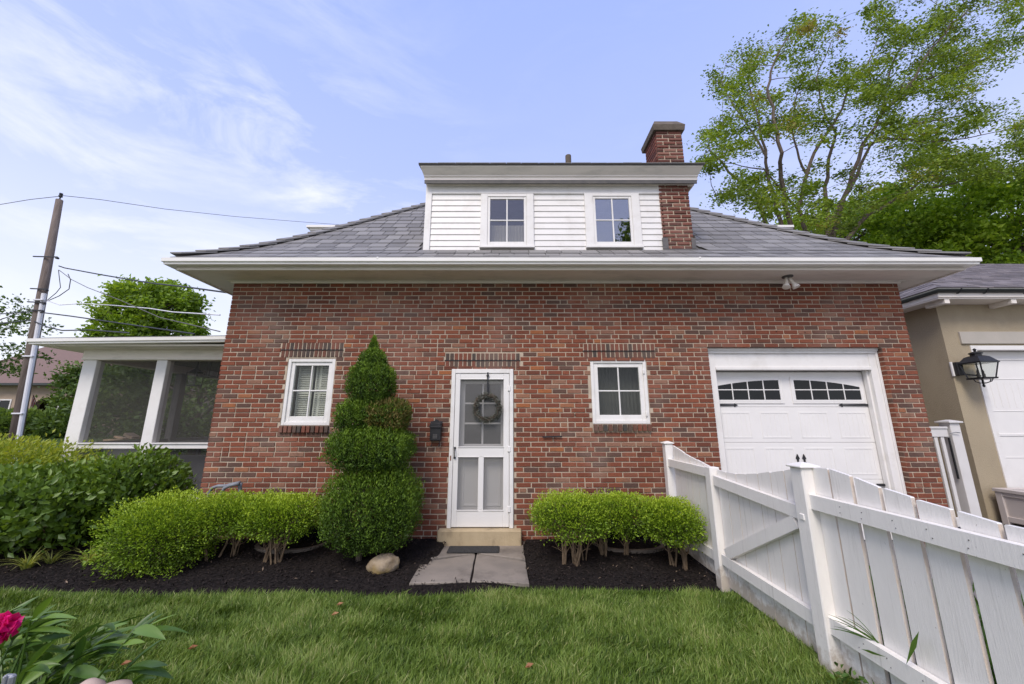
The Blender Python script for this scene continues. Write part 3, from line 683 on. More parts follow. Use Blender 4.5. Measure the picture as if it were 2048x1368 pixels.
sweep([(-.01, ZTOP - .012), (.028, ZTOP - .012), (.034, ZTOP + .02), (.055, zS - .012), (.075, zS - .002), (-.01, zS - .002)], XL, XR, YW, YB - .3).build('frieze_board', M['cream'], house)
sweep([(.432, zS - .012), (.462, zS - .012), (.47, zS + .004), (.455, zS + .012), (.458, zS + .10), (.432, zS + .10)], XL, XR, YW, YB - .3).build('fascia', M['cream'], house)
go = .464
gp = [(go, zG - .088), (go + .088, zG - .088), (go + .092, zG - .080), (go + .092, zG - .064), (go + .110, zG - .054), (go + .112, zG - .048), (go + .112, zG), (go + .104, zG), (go + .098, zG - .014), (go + .100, zG - .046), (go + .084, zG - .06), (go + .084, zG - .081), (go + .004, zG - .078), (go + .004, zG + .004), (go, zG + .004)]
gut = sweep(gp, XL, XR, YW, YB - .3).build('gutter', M['gutter'], house)
jn = MB()
for px in (755, 1400): x = wp(px, 515, YW - go - .11).x; jn.cbox(x - .012, x + .012, YW - go - .116, YW - go - .1, zG - .022, zG + .008)
jn.build('gutter_joint', M['gutter'], gut)
# curved slate roof ---------------------------------------------
PROF = [(.035, CZ + 2.172), (.15, CZ + 2.245), (.371, CZ + 2.40), (.668, CZ + 2.62), (1.05, CZ + 2.965), (1.546, CZ + 3.455), (2.775, CZ + 4.70), (3.85, CZ + 5.78)]
RX0, RX1, RY0, RY1 = -4.66, 6.25, 4.66, 4.66 + 7.7
arc = [0.]
for (a, b), (c, d) in zip(PROF, PROF[1:]): arc.append(arc[-1] + math.hypot(c - a, d - b))
def pr(s):
    for i in range(len(arc) - 1):
        if s <= arc[i + 1] or i == len(arc) - 2:
            f = (s - arc[i]) / (arc[i + 1] - arc[i]); return PROF[i][0] + f * (PROF[i + 1][0] - PROF[i][0]), PROF[i][1] + f * (PROF[i + 1][1] - PROF[i][1])
def roof_pt(side, along, t, z):
    if side == 'f': return (along, RY0 + t, z)
    if side == 'b': return (along, RY1 - t, z)
    if side == 'l': return (RX0 + t, along, z)
    return (RX1 - t, along, z)
deck = MB()
for side in 'fblr':
    lo, hi = (RX0, RX1) if side in 'fb' else (RY0, RY1)
    for (t0, z0_), (t1, z1_) in zip(PROF, PROF[1:]):
        deck.add([roof_pt(side, lo + t0, t0, z0_ - .012), roof_pt(side, hi - t0, t0, z0_ - .012), roof_pt(side, hi - t1, t1, z1_ - .012), roof_pt(side, lo + t1, t1, z1_ - .012)], [(0, 1, 2, 3)])
roof = deck.build('roof', M['lead'], house)
SL = []; exps = .235; row = 0; s_ = 0.0
while s_ < arc[-1] - .05:
    for side in 'flrb':
        lo, hi = (RX0, RX1) if side in 'fb' else (RY0, RY1)
        t, z = pr(s_); t2, z2 = pr(min(s_ + exps + .05, arc[-1]))
        x = lo + t - .2 + (row % 2) * .125
        while x < hi - t:
            w = R.uniform(.20, .29); a, b = max(x, lo + t), min(x + w - (.011 if row else .001), hi - t); x += w
            if b - a < .05: continue
            c, d = max(a, lo + t2), min(b, hi - t2)
            if d <= c: c = d = min(max((a + b) / 2, lo + t2), hi - t2); c -= .002; d += .002
            if side == 'f' and t > .5 and -1.33 < (a + b) / 2 < 2.8 and t < 3: continue
            SL.append((side, row, a, b, c, d, t, z, t2, z2))
    s_ += exps * R.uniform(.97, 1.03) if row else .12
    row += 1
def slate(m, q):
    side, row, a, b, c, d, t, z, t2, z2 = q; l = math.hypot(t2 - t, z2 - z); nt, nz = -(z2 - z) / l, (t2 - t) / l
    h0, th = .010 + R.uniform(0, .004), .006; m.tone = R.uniform(0, 1)
    B = [roof_pt(side, al, tt + nt * h, zz_ + nz * h) for al, tt, zz_, h in ((a, t, z, h0), (b, t, z, h0), (d, t2, z2, .001), (c, t2, z2, .001))]
    T = [roof_pt(side, al, tt + nt * h, zz_ + nz * h) for al, tt, zz_, h in ((a, t, z, h0 + th), (b, t, z, h0 + th), (d, t2, z2, .001 + th), (c, t2, z2, .001 + th))]
    m.hexa(B, T)
vis = [q for q in SL if q[0] == 'f' and q[1] > 0 and (q[2] < -1.3 or q[3] > 2.75)]; vis.sort(key=lambda q: q[6] + abs((q[2] + q[3]) / 2) * .1)
solo_s = set(vis[:270]); other = MB()
for q in SL:
    if q in solo_s: m = MB(); slate(m, q); m.build('slate', M['slate'], roof)
    else: slate(other, q)
other.build('slating', M['slate'], roof, kind='stuff')
for sx, xe in ((1, RX0), (-1, RX1)):          # overlapping slates up each front hip
    s_ = 0.0
    while s_ < arc[-1] - .1:
        t, z = pr(s_); t2, z2 = pr(min(s_ + .32, arc[-1])); m = MB(); m.tone = R.uniform(.3, 1)
        for k, off in ((0, (.15 * sx, 0)), (1, (0, .15))):
            a = Vector((xe + sx * t, RY0 + t, z + .072)); b = Vector((xe + sx * t2, RY0 + t2, z2 + .034)); o = Vector((off[0], off[1], -.004))
            d = (b - a).normalized(); up = Vector((0, 0, .017))
            m.hexa([a, a + o, b + o, b] if k == 0 else [a + Vector((0, 0, .001)), b + Vector((0, 0, .001)), b + o, a + o], [p + up for p in ([a, a + o, b + o, b] if k == 0 else [a, b, b + o, a + o])])
        m.build('hip_slate', M['slate'], roof); s_ += .21
rg = MB(); rg.bar((RX0 + 3.85, RY0 + 3.85, PROF[-1][1] + .03), (RX1 - 3.85, RY0 + 3.85, PROF[-1][1] + .03), .2, .03); rg.build('ridge_cap', M['slate'], roof)

# front dormer ---------------------------------------------
DX0, DX1 = X(852, 440), X(1328, 440); DZ0, DZ1 = Z(505), Z(371); yd0 = YW
dw = MB(); dw.box(DX0, DX1, YW + .03, YW + .06, DZ0 - .1, DZ1 + .1); dw.box(DX0 + .001, DX0 + .06, YW + .06, 8.6, DZ0 - .1, DZ1 + .1); dw.box(DX1 - .06, DX1 - .001, YW + .06, 8.6, DZ0 - .1, DZ1 + .1)
C1 = (*rx(961, 1067.5, 443), Z(496.5), Z(389)); C2 = (*rx(1170.5, 1281, 443), Z(496.5), Z(388))
dw = MB()
bays = [(DX0, C1[0] + .03), (C1[1] - .03, C2[0] + .03), (C2[1] - .03, DX1)]
for a, b in bays: dw.box(a, b, YW + .03, YW + .06, DZ0 - .12, DZ1 + .12)
for c in (C1, C2): dw.box(c[0] + .03, c[1] - .03, YW + .0305, YW + .06, DZ0 - .12, c[2] + .03); dw.box(c[0] + .03, c[1] - .03, YW + .0305, YW + .06, c[3] - .03, DZ1 + .12)
dw.box(DX0 + .001, DX0 + .06, YW + .061, 8.6, DZ0 - .12, DZ1 + .12); dw.box(DX1 - .06, DX1 - .001, YW + .061, 8.6, DZ0 - .12, DZ1 + .12); dw.box(DX0, DX1, YW + 1.2, YW + 1.22, DZ0, DZ1)
dormer = dw.build('dormer_wall', M['white'], house)
tr = MB(); tr.cbox(DX0 - .01, DX0 + .075, YW - .012, YW + .029, DZ0 - .03, DZ1 + .03); tr.cbox(DX0 - .022, DX0 - .0, YW - .01, YW + .1, DZ0 - .03, DZ1 + .03)
tr.cbox(DX1 - .03, DX1, YW - .008, YW + .029, DZ0 - .03, DZ1 - .1)
zf = Z(388); tr.cbox(DX0 + .075, DX1 + .001, YW - .011, YW + .029, zf, DZ1 + .03)
tr.build('dormer_trim', M['white'], dormer)
nb = 10; z0b, z1b = Z(504), zf; hb = (z1b - z0b) / nb
for a, b in ((DX0 + .077, C1[0] - .001), (C1[1] + .001, C2[0] - .001), (C2[1] + .001, DX1 - .032)):
    for i in range(nb):
        z = z0b + i * hb; m = MB(); m.prism_x([(YW + .029, z), (YW + .001, z), (YW + .012, z + hb - .001), (YW + .029, z + hb - .001)][::-1], a, b); m.build('clapboard', M['white'], dormer)
def dormer_win(rc, pl, pr_, pt, pb, gm):
    x0, x1, z0, z1 = rc; m = MB(); a, b = X(pl, 443) - .0, X(pr_, 443); cz, dz = Z(pb), Z(pt)
    m.cbox(x0, a, YW - .024, YW + .06, z0 + .03, z1); m.cbox(b, x1, YW - .024, YW + .06, z0 + .03, z1)
    m.cbox(a - .001, b + .001, YW - .022, YW + .06, dz, z1 - .001); m.cbox(x0 - .008, x1 + .008, YW - .045, YW + .06, z0 - .005, z0 + .03); m.cbox(a, b, YW - .02, YW + .06, z0 + .031, cz)
    w = m.build('dormer_window', M['white'], house)
    s = MB(); ring(s, a + .001, b - .001, cz, dz, .038, YW - .012, YW + .03, wb=.05); s.build('sash', M['white'], w)
    a += .038; b -= .038; cz += .05; dz -= .038; mu = MB(); xm, zm = (a + b) / 2, (cz + dz) / 2
    mu.cbox(xm - .010, xm + .010, YW - .008, YW + .02, cz, dz, .003); mu.cbox(a, b, YW - .006, YW + .018, zm - .009, zm + .009, .003); mu.build('muntin', M['white'], w)
    for p, q in ((a, xm), (xm, b)):
        for r_, t_ in ((cz, zm), (zm, dz)): MB().box(p, q, YW + .004, YW + .007, r_, t_).build('pane', M[gm], w)
    return w, a, b, cz, dz
w, a, b, c, d = dormer_win(C1, 975, 1053, 394.5, 490, 'upper_glass')
cu = MB(); n = 24
for i in range(n): cu.add([(a - .03 + (b - a + .06) * i / n, YW + .12 + .014 * (i % 2), c - .1), (a - .03 + (b - a + .06) * (i + 1) / n, YW + .12 + .014 * ((i + 1) % 2), c - .1), (a - .03 + (b - a + .06) * (i + 1) / n, YW + .12 + .014 * ((i + 1) % 2), c + (d - c) * .48), (a - .03 + (b - a + .06) * i / n, YW + .12 + .014 * (i % 2), c + (d - c) * .48)], [(0, 1, 2, 3)])
cu.build('curtain', M['shutter'], w)
dormer_win(C2, 1187, 1265, 393.5, 490, 'reflect_glass')
# dormer cornice, gutter and flat-pitched roof
zc0, yo = DZ1, YW
dc = [(-.01, zc0 - .012), (.03, zc0 - .012), (.04, zc0 + .02), (.10, zc0 + .028), (.10, zc0 + .075), (.115, zc0 + .08), (.118, zc0 + .10), (.15, zc0 + .125), (.195, zc0 + .165), (.215, zc0 + .178), (.215, zc0 + .195), (-.01, zc0 + .195)]
ct = MB(); ex = X(1405, 340, YW - .2) - .2
n = len(dc); vs = []
for (x, y, sx, sy) in ((DX0 - .0, 8.4, -.35, 0), (DX0 - .0, YW, -.35, -1), (ex + .13, YW, .35, -1), (ex + .13, 8.4, .35, 0)): vs += [(x + sx * o, y + sy * o, z) for o, z in dc]
ct.add(vs, [(i * n + k, i * n + (k + 1) % n, (i + 1) * n + (k + 1) % n, (i + 1) * n + k) for i in range(3) for k in range(n)] + [tuple(range(n)), tuple(range(4 * n - 1, 3 * n - 1, -1))])
ct.build('dormer_cornice', M['cream'], house)
zr = zc0 + .197; xr0, xr1 = DX0 - .10, ex + .13 + .10
MB().box(DX0 - .03, ex + .15, YW - .101, YW - .085, zc0 - .03 + .0, zc0 + .026).build('painted_shadow_strip', M['lead'], house)  # dark strip standing in for the shade under the dormer cornice
dr = MB(); dr.hexa([(xr0, YW - .235, zr), (xr1, YW - .235, zr), (xr1, 8.4, zr + .75), (xr0, 8.4, zr + .75)], [(xr0, YW - .235, zr + .012), (xr1, YW - .235, zr + .012), (xr1, 8.4, zr + .77), (xr0, 8.4, zr + .77)])
droof = dr.build('dormer_roof', M['lead'], house)
x = xr0
while x < xr1 - .05:
    w_ = R.uniform(.22, .30); m = MB(); m.tone = R.random() * .4; xe = min(x + w_ - .006, xr1); lift = R.uniform(0, .006)
    m.hexa([(x, YW - .245, zr + .013), (xe, YW - .245, zr + .013), (xe, YW + .05, zr + .085), (x, YW + .05, zr + .085)], [(x, YW - .245, zr + .024 + lift), (xe, YW - .245, zr + .024 + lift), (xe, YW + .05, zr + .096), (x, YW + .05, zr + .096)]); m.build('slate', M['slate'], droof); x += w_
p = wp(1137, 330, 5.6); vp = MB(); vp.tube([(p.x, 5.6, zr + .1), (p.x, 5.6, wp(1137, 312, 5.6).z)], .05, 12); vp.build('vent_pipe', M['capstone'], house)
# side dormers whose cornices rise behind the hips
for sgn, pxc, xo in ((-1, 612, -4.22), (1, 1595, 5.78)):
    m = MB(); zt = CZ + 3.97; ys = 7.0; xi = xo - sgn * 2.4
    lo, hi = sorted((xo - sgn * .2, xi)); m.box(lo, hi, ys + .2, 9.6, CZ + 2.4, zt - .2)
    lo, hi = sorted((xo - sgn * .12, xi)); m.box(lo, hi, ys + .12, 9.7, zt - .2, zt - .09)
    lo, hi = sorted((xo - sgn * .05, xi)); m.box(lo, hi, ys + .05, 9.75, zt - .09, zt - .045)
    lo, hi = sorted((xo, xi)); m.box(lo, hi, ys, 9.8, zt - .045, zt)
    m.build('side_dormer', M['gutter'], house)

# chimney ---------------------------------------------
CX0, CX1 = X(1321.5, 440), X(1383, 440); cyf = YW - .02; cyb = YW + .45; CZT = Z(264)
ch = MB(); ch.box(CX0 + .012, CX1 - .012, cyf + .012, cyb, Z(506), zc0 + .3); ch.box(CX0 + .05, CX1 - .02, cyf + .012, cyb, zc0 + .3, CZT + .02)
chim = ch.build('chimney', M['mortar'], house)
z = Z(500); r = 0
while z < CZT - .02:
    up = z > zc0 + .1; x0, x1 = (CX0 + .035, CX1 - .008) if up else (CX0, CX1)
    cuts = [x0, x0 + PB * .62 if r % 2 else x0 + PB, None]
    xs = [x0]; xx = x0 + (PB if r % 2 else PB * .55)
    while xx < x1 - .06: xs.append(xx); xx += PB
    xs.append(x1)
    if not (zc0 + .02 < z < zc0 + .17):
        for a, b in zip(xs, xs[1:]):
            m = brick_shape(b - a - .018, HB - .018, 0, R.random(), .006); o = obj('brick', m.mesh('brick', M['chimney_brick']), chim); o.location = ((a + b) / 2, cyf + R.uniform(-.006, .004), z + HB / 2)
        ys = [cyf + .035, cyf + .15 if r % 2 else cyf + .24, cyb]
        for a, b in zip(ys, ys[1:]):
            m = brick_shape(b - a - .01, HB - .011, 0, R.random(), .005); o = obj('brick', m.mesh('brick', M['chimney_brick']), chim); o.location = (x0 - .001, (a + b) / 2, z + HB / 2); o.rotation_euler = (0, 0, rad(-90))
    z += HB; r += 1
cp = MB(); a, b = CX0 + .0, CX1 + .025; zt = Z(245)
cp.hexa([(a, cyf - .03, CZT), (b, cyf - .03, CZT), (b, cyb + .05, CZT), (a, cyb + .05, CZT)], [(a - .012, cyf - .045, CZT + .09), (b + .012, cyf - .045, CZT + .09), (b + .012, cyb + .06, CZT + .09), (a - .012, cyb + .06, CZT + .09)])
cp.hexa([(a - .012, cyf - .045, CZT + .091), (b + .012, cyf - .045, CZT + .091), (b + .012, cyb + .06, CZT + .091), (a - .012, cyb + .06, CZT + .091)], [(a + .06, cyf + .06, zt + .06), (b - .06, cyf + .06, zt + .06), (b - .06, cyb - .06, zt + .06), (a + .06, cyb - .06, zt + .06)])
cp.build('chimney_cap', M['capstone'], chim)
MB().lathe(((CX0 + CX1) / 2 - .05, YW + .15, zt + .06), [(.06, 0), (.06, .04), (.045, .045)], 10).build('flue_liner', M['concrete'], chim)
fl = MB(); zb, zt_ = Z(506), Z(490); fl.cbox(CX0 - .012, CX1 + .03, cyf - .016, cyf + .01, zb - .02, Z(499.5)); fl.cbox(CX0 - .013, CX0 + .07, cyf - .015, cyf + .01, Z(499.5), Z(477)); fl.cbox(CX1 - .05, CX1 + .012, cyf - .015, cyf + .01, Z(499.5), Z(478)); fl.box(CX1 + .012, CX1 + .02, cyf, cyb, zb, Z(470))
fl.build('flashing', M['lead'], chim)

# ------------------------------------------------------------------ screened porch on the left
YP = 6.3; Xp = lambda px, py: wp(px, py, YP).x; Zp = lambda py: wp(200, py, YP).z
porch = thing('screened_porch', (-6, 8, 0), 'white framed screened porch with low roof attached left of the brick house', 'porch')
pL = Xp(168, 716); pR = XL - .01; zf0 = .35; zbm = Zp(720); zrl = (Zp(897.5), Zp(886.5)); yPb = 10.0
fl = MB(); fl.box(pL, pR, YP - .02, yPb, .02, zf0); fl.build('floor', M['concrete'], porch)
wl = (Xp(194.5, 720) - pL); mid = (Xp(314, 720), Xp(335.5, 720))
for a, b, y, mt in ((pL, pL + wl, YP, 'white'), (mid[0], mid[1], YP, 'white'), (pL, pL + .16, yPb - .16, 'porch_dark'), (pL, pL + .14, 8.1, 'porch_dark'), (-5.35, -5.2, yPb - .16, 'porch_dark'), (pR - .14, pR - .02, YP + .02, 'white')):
    MB().cbox(a, b, y, y + .14, zf0, zbm, .006).build('post', M[mt], porch)
for a, b in ((pL + wl, mid[0]), (mid[1], pR)):
    m = MB(); m.cbox(a, b, YP + .01, YP + .12, *zrl); m.cbox(a, b, YP - .012, YP + .13, zrl[1] - .012, zrl[1] + .006); m.build('rail', M['white'], porch); MB().cbox(a, b, YP + .03, YP + .1, zf0, zf0 + .08).build('bottom_rail', M['white'], porch)
    q = MB(); q.add([(a, YP + .07, zrl[1]), (b, YP + .07, zrl[1]), (b, YP + .07, zbm), (a, YP + .07, zbm)], [(0, 1, 2, 3)]); q.build('screen', M['screen'], porch)
    q = MB(); q.add([(a, YP + .072, zf0 + .08), (b, YP + .072, zf0 + .08), (b, YP + .072, zrl[0]), (a, YP + .072, zrl[0])], [(0, 1, 2, 3)]); q.build('screen', M['screen'], porch)
MB().box(mid[1] + .02, pR, YP + .25, YP + .29, zf0, zrl[0] - .12).build('kick_panel', M['panel_grey'], porch, label='dark grey panel low behind the right screen')
MB().box(pL + wl, mid[0] - .05, YP + .35, YP + .38, zf0, zrl[0] - .02).build('kick_panel', M['galv'], porch, label='pale grey panel low behind the left screen')
for y in (yPb - .1,):
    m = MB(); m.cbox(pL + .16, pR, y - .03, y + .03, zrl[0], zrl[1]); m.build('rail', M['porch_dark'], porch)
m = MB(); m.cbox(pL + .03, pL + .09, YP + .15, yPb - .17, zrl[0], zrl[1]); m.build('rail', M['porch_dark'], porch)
q = MB(); q.add([(pL + .05, YP + .15, zf0), (pL + .05, yPb, zf0), (pL + .05, yPb, zbm), (pL + .05, YP + .15, zbm)], [(0, 1, 2, 3)]); q.add([(pL, yPb - .05, zf0), (pR, yPb - .05, zf0), (pR, yPb - .05, zbm), (pL, yPb - .05, zbm)], [(0, 1, 2, 3)]); q.build('screen', M['screen'], porch)
zgut = wp(53, 677, YP - .45).z
bm = MB(); bm.cbox(pL - .01, pR, YP - .02, YP + .15, zbm, zgut - .10); bm.cbox(pL - .01, pR, YP - .03, YP - .018, zbm + .0, zbm + .035); bm.box(pL - .01, pL + .15, YP + .15, yPb, zbm, zgut - .1); bm.box(pL, pR, yPb - .15, yPb, zbm, zgut - .1)
bm.build('beam', M['cream'], porch)
MB().box(pL - .38, pR, YP - .34, yPb + .3, zgut - .1, zgut - .07).build('soffit', M['cream'], porch)
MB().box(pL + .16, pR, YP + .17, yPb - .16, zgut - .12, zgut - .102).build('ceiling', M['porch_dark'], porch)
gx = wp(53, 677, YP - .45).x
g = MB(); pf = [(0, -.088), (.088, -.088), (.092, -.08), (.092, -.064), (.110, -.054), (.112, -.048), (.112, 0), (.104, 0), (.1, -.046), (.084, -.06), (.084, -.08), (.004, -.08), (.004, .004), (0, .004)]; n = len(pf); vs = []
for x, y, sx, sy in ((gx + .12, yPb + .3, -1, 0), (gx + .12, YP - .34, -1, -1), (pR, YP - .34, 0, -1)): vs += [(x + sx * o, y + sy * o, zgut + z + (.045 if x == pR else 0)) for o, z in pf]
g.add(vs, [(i * n + k, i * n + (k + 1) % n, (i + 1) * n + (k + 1) % n, (i + 1) * n + k) for i in range(2) for k in range(n)] + [tuple(range(n)), tuple(range(3 * n - 1, 2 * n - 1, -1))]); g.build('gutter', M['gutter'], porch)
r = MB(); r.hexa([(gx + .15, YP - .42, zgut + .0), (pR, YP - .42, zgut + .04), (pR, yPb + .3, zgut + .22), (gx + .15, yPb + .3, zgut + .2)], [(gx + .15, YP - .42, zgut + .02), (pR, YP - .42, zgut + .065), (pR, yPb + .3, zgut + .25), (gx + .15, yPb + .3, zgut + .23)]); r.build('roof', M['lead'], porch)
for px, py, s_, lb in ((390, 757, 1.0, 'black lantern hanging inside the porch, lower and left of its twin'), (418, 735, 1.25, 'larger black lantern hanging inside the porch next to the brick wall')):
    p = wp(px, py, 7.3 if s_ == 1 else 6.9); ln = thing('hanging_lantern', p, lb, 'lantern', 'lanterns hanging in the screened porch'); k = .12 * s_
    b_ = MB(); zb, zt = p.z - k * 1.1, p.z + k * .9
    for i, j in ((-1, -1), (1, -1), (1, 1), (-1, 1)): b_.bar((p.x + i * k * .7, p.y + j * k * .7, zb), (p.x + i * k * .8, p.y + j * k * .8, zt), .012, .012)
    b_.box(p.x - k * .75, p.x + k * .75, p.y - k * .75, p.y + k * .75, zb - .015, zb); b_.build('cage', M['black'], ln)
    t_ = MB(); t_.lathe((p.x, p.y, zt), [(k * 1.15, 0), (k * .9, .02), (k * .25, k * .7), (k * .1, k * .75), (.006, k * 1.1)], 8); t_.build('lantern_cap', M['black'], ln)
    MB().tube([(p.x, p.y, zt + k), (p.x, p.y, zgut - .12)], .006).build('chain', M['black'], ln)
    MB().box(p.x - k * .62, p.x + k * .62, p.y - k * .62, p.y + k * .62, zb + .005, zt - .01).build('lantern_glass', M['glass'], ln)
tb = thing('porch_table', (-5.9, 7.4, zf0), 'dark table inside the screened porch holding cut timber', 'table')
zt = zrl[1] - .02; m = MB(); m.cbox(-6.45, -5.15, 6.75, 8.0, zt - .04, zt); m.build('tabletop', M['porch_dark'], tb)
for x, y in ((-6.38, 6.82), (-5.22, 6.82), (-5.22, 7.92), (-6.38, 7.92)): MB().box(x - .03, x + .03, y - .03, y + .03, zf0, zt - .04).build('leg', M['porch_dark'], tb)
for (a, b), (w_, h_), lb in (((wp(213, 880, 7.0), wp(252, 878, 7.0)), (.12, .03), 'pale timber offcut lying flat on the porch table'), ((wp(232, 873, 7.1), wp(252, 878, 7.1)), (.08, .03), 'short timber stick leaning on the porch table pile'), ((wp(256, 868, 7.05), wp(272, 876, 7.05)), (.16, .05), 'thick timber block tilted atop the porch table pile')):
    a, b = Vector(a), Vector(b); a.z = max(a.z, zt + .02); b.z = max(b.z, zt + .02); MB().bar(a, b, w_, h_).build('timber_offcut', M['timber'], label=lb, cat='timber')
MB().cbox(mid[1] + .06, mid[1] + .62, 6.62, 6.72, zt - .02, zt + .015).build('timber_offcut', M['white'], label='long white board lying behind the right porch screen', cat='timber')

# ------------------------------------------------------------------ things on the wall
p = wp(1576, 560, 5.02); fl_ = thing('floodlight', (p.x, p.y, zS), 'white twin bulb floodlight under the eaves above the garage door', 'floodlight')
MB().lathe((p.x, p.y, zS), [(.07, 0), (.07, -.012), (.05, -.02)], 14).build('mounting_plate', M['lead'], fl_)
for dx in (-.045, .045):
    a = Vector((p.x + dx * .5, p.y, zS - .02)); b = a + Vector((dx * .3, -.01, -.05)); c = b + Vector((dx * .3, -.01, -.04)); e = c + Vector((dx * .5, -.02, -.07))
    MB().tube([a, b, c, c + (e - c) * .35, e, e + (e - c) * .02], [.018, .020, .022, .034, .050, .045], 12).build('bulb', M['cream'], fl_, smooth=True)
mbx = wp(873, 863, YW); mb_ = thing('mailbox', (mbx.x, YW - .04, Z(882)), 'black metal wall mailbox with newspaper hooks left of the door', 'mailbox')
xa, xb = X(862.5, 860), X(883.5, 860); za, zb = Z(881), Z(846); m = MB(); m.cbox(xa, xb, YW - .085, YW - .002, za, zb, .006); m.prism_y([(xa, zb), (xb, zb), ((xa + xb) / 2, zb + .05)][::1], YW - .03, YW - .002); m.build('box', M['black'], mb_)
m = MB(); m.hexa([(xa - .008, YW - .1, zb - .06), (xb + .008, YW - .1, zb - .06), (xb + .008, YW - .004, zb + .015), (xa - .008, YW - .004, zb + .015)], [(xa - .008, YW - .1, zb - .05), (xb + .008, YW - .1, zb - .05), (xb + .008, YW - .004, zb + .025), (xa - .008, YW - .004, zb + .025)]); m.build('lid', M['black'], mb_)
m = MB(); xm = (xa + xb) / 2
for i in range(3):
    for j in range(3): m.box(xm - .028 + i * .02, xm - .014 + i * .02, YW - .0885, YW - .085, za + .03 + j * .02, za + .044 + j * .02)
m.build('grille', M['lead'], mb_)
for x in (xa + .02, xb - .02): MB().tube([(x, YW - .02, za), (x, YW - .03, za - .06), (x, YW - .06, za - .075), (x, YW - .085, za - .055)], .005).build('hook', M['black'], mb_)
p0, p1 = wp(1085, 874, YW - .02), wp(1124, 873, YW - .02); m = MB(); m.bar(p0, p1, .008, .02); m.tube([((p0.x + p1.x) / 2, YW - .03, p0.z - .005), ((p0.x + p1.x) / 2 + .01, YW - .05, p0.z - .025), ((p0.x + p1.x) / 2 + .03, YW - .03, p0.z - .01)], .005); m.build('iron_bracket', M['black'], label='small black iron strap fixed to the brick wall right of the door', cat='bracket')
# wreath
wc = wp(974.5, 815, YW - .05); wr = thing('wreath', wc, 'dried grey green twig wreath hung on the screen door', 'wreath'); Rw = .165
m = MB()
for k in range(9):
    ph = R.uniform(0, 6.28); rr = Rw + R.uniform(-.018, .018); pts = [(wc.x + (rr + .015 * math.sin(5 * t + ph)) * math.cos(t), wc.y + .02 * math.sin(4 * t + ph), wc.z + (rr + .015 * math.cos(4 * t + ph)) * math.sin(t)) for t in np.linspace(0, 6.283, 40)]; m.tube(pts, .005, 4, False)
m.build('twig_ring', M['bark'], wr)
n = 1500; t = NR.uniform(0, 6.283, n); ph = NR.uniform(0, 6.283, n); rr = .034 * NR.uniform(.5, 1.2, n)
P = np.stack([wc.x + (Rw + rr * np.cos(ph)) * np.cos(t), wc.y + rr * np.sin(ph), wc.z + (Rw + rr * np.cos(ph)) * np.sin(t)], 1)
D = np.stack([-np.sin(t), t * 0, np.cos(t)], 1) * .6 + rdir(n) * .9; leaf_obj('leaves', P, D, rdir(n), NR.uniform(.018, .038, n), NR.uniform(.007, .013, n), M['wreath'], wr, NR.uniform(0, 1, n))
m = MB(); zt = dz1 - .05; m.box(wc.x - .01, wc.x + .01, YW - .03, YW - .024, wc.z + Rw, zt); m.tube([(wc.x, YW - .03, wc.z + Rw + .02), (wc.x, YW - .06, wc.z + Rw - .01), (wc.x, YW - .075, wc.z + Rw + .015)], .005); m.box(wc.x - .018, wc.x + .018, YW - .034, YW - .022, zt - .06, zt - .035)
m.build('hanger', M['black'], wr)
# pipe loop by the house corner
def pxl(pts, Y): return [wp(a, b, Y) for a, b in pts]
pp = thing('vent_pipes', wp(450, 1000, 4.95), 'bent grey metal pipes rising behind the hedge at the house corner', 'pipe')
Yq = 5.05
MB().tube([wp(416, 1010, Yq)] + pxl([(419, 985), (424, 976), (436, 972), (450, 972), (466, 968), (480, 965)], Yq), .02, 10).build('pipe', M['pipe'], pp, smooth=True)
MB().tube([wp(441, 1010, Yq - .05)] + pxl([(444, 985), (449, 976), (460, 971), (478, 967)], Yq - .05), .02, 10).build('pipe', M['pipe'], pp, smooth=True)
MB().tube([wp(481, 1010, Yq)] + pxl([(481, 988), (480, 975), (480, 966)], Yq), [.022, .022, .022, .03], 10).build('pipe', M['pipe'], pp, smooth=True)

# ------------------------------------------------------------------ path, mat, rock, window wells
def slab(name, pts, z0, z1, mat, parent=None, **kw):
    m = MB(); n = len(pts); c = Vector((sum(p[0] for p in pts) / n, sum(p[1] for p in pts) / n)); q = []
    for i in range(n):                       # ragged sawn edges
        a, b = Vector(pts[i]), Vector(pts[(i + 1) % n])
        for k in range(6): p = a.lerp(b, k / 6); q.append(p + (c - p).normalized() * (R.uniform(0, .008) if k else .004))
    n = len(q); top = [p + (c - p).normalized() * .006 for p in q]
    m.add([(p.x, p.y, z0) for p in q] + [(p.x, p.y, z1 - .006) for p in q] + [(p.x, p.y, z1) for p in top], [(i, (i + 1) % n, n + (i + 1) % n, n + i) for i in range(n)] + [(n + i, n + (i + 1) % n, 2 * n + (i + 1) % n, 2 * n + i) for i in range(n)] + [tuple(range(2 * n, 3 * n))])
    return m.build(name, mat, parent, **kw)
ZF = .05
def g2(px, py): p = wz(px, py, ZF if py < 1108 else .034); return (p.x, p.y)
path = MB().box(g2(822, 1160)[0] + .03, g2(1052, 1160)[0] - .04, g2(900, 1160)[1], 5.1, -.03, .012).build('path', M['soil'], kind='structure')
slab('flagstone', [g2(818, 1166), g2(940, 1163), g2(951, 1108), g2(841, 1124)], -.02, .034, M['stone'], path)
slab('flagstone', [g2(943, 1163), g2(1059, 1167), g2(1052, 1124), g2(953, 1109)], -.02, .037, M['stone'], path)
slab('flagstone', [g2(842, 1121), g2(950, 1106), g2(951, 1090), g2(863, 1090)], -.02, ZF - .003, M['stone'], path)
slab('flagstone', [g2(954, 1106), g2(1051, 1121), g2(1047, 1090), g2(953, 1090)], -.02, ZF + .001, M['stone'], path)
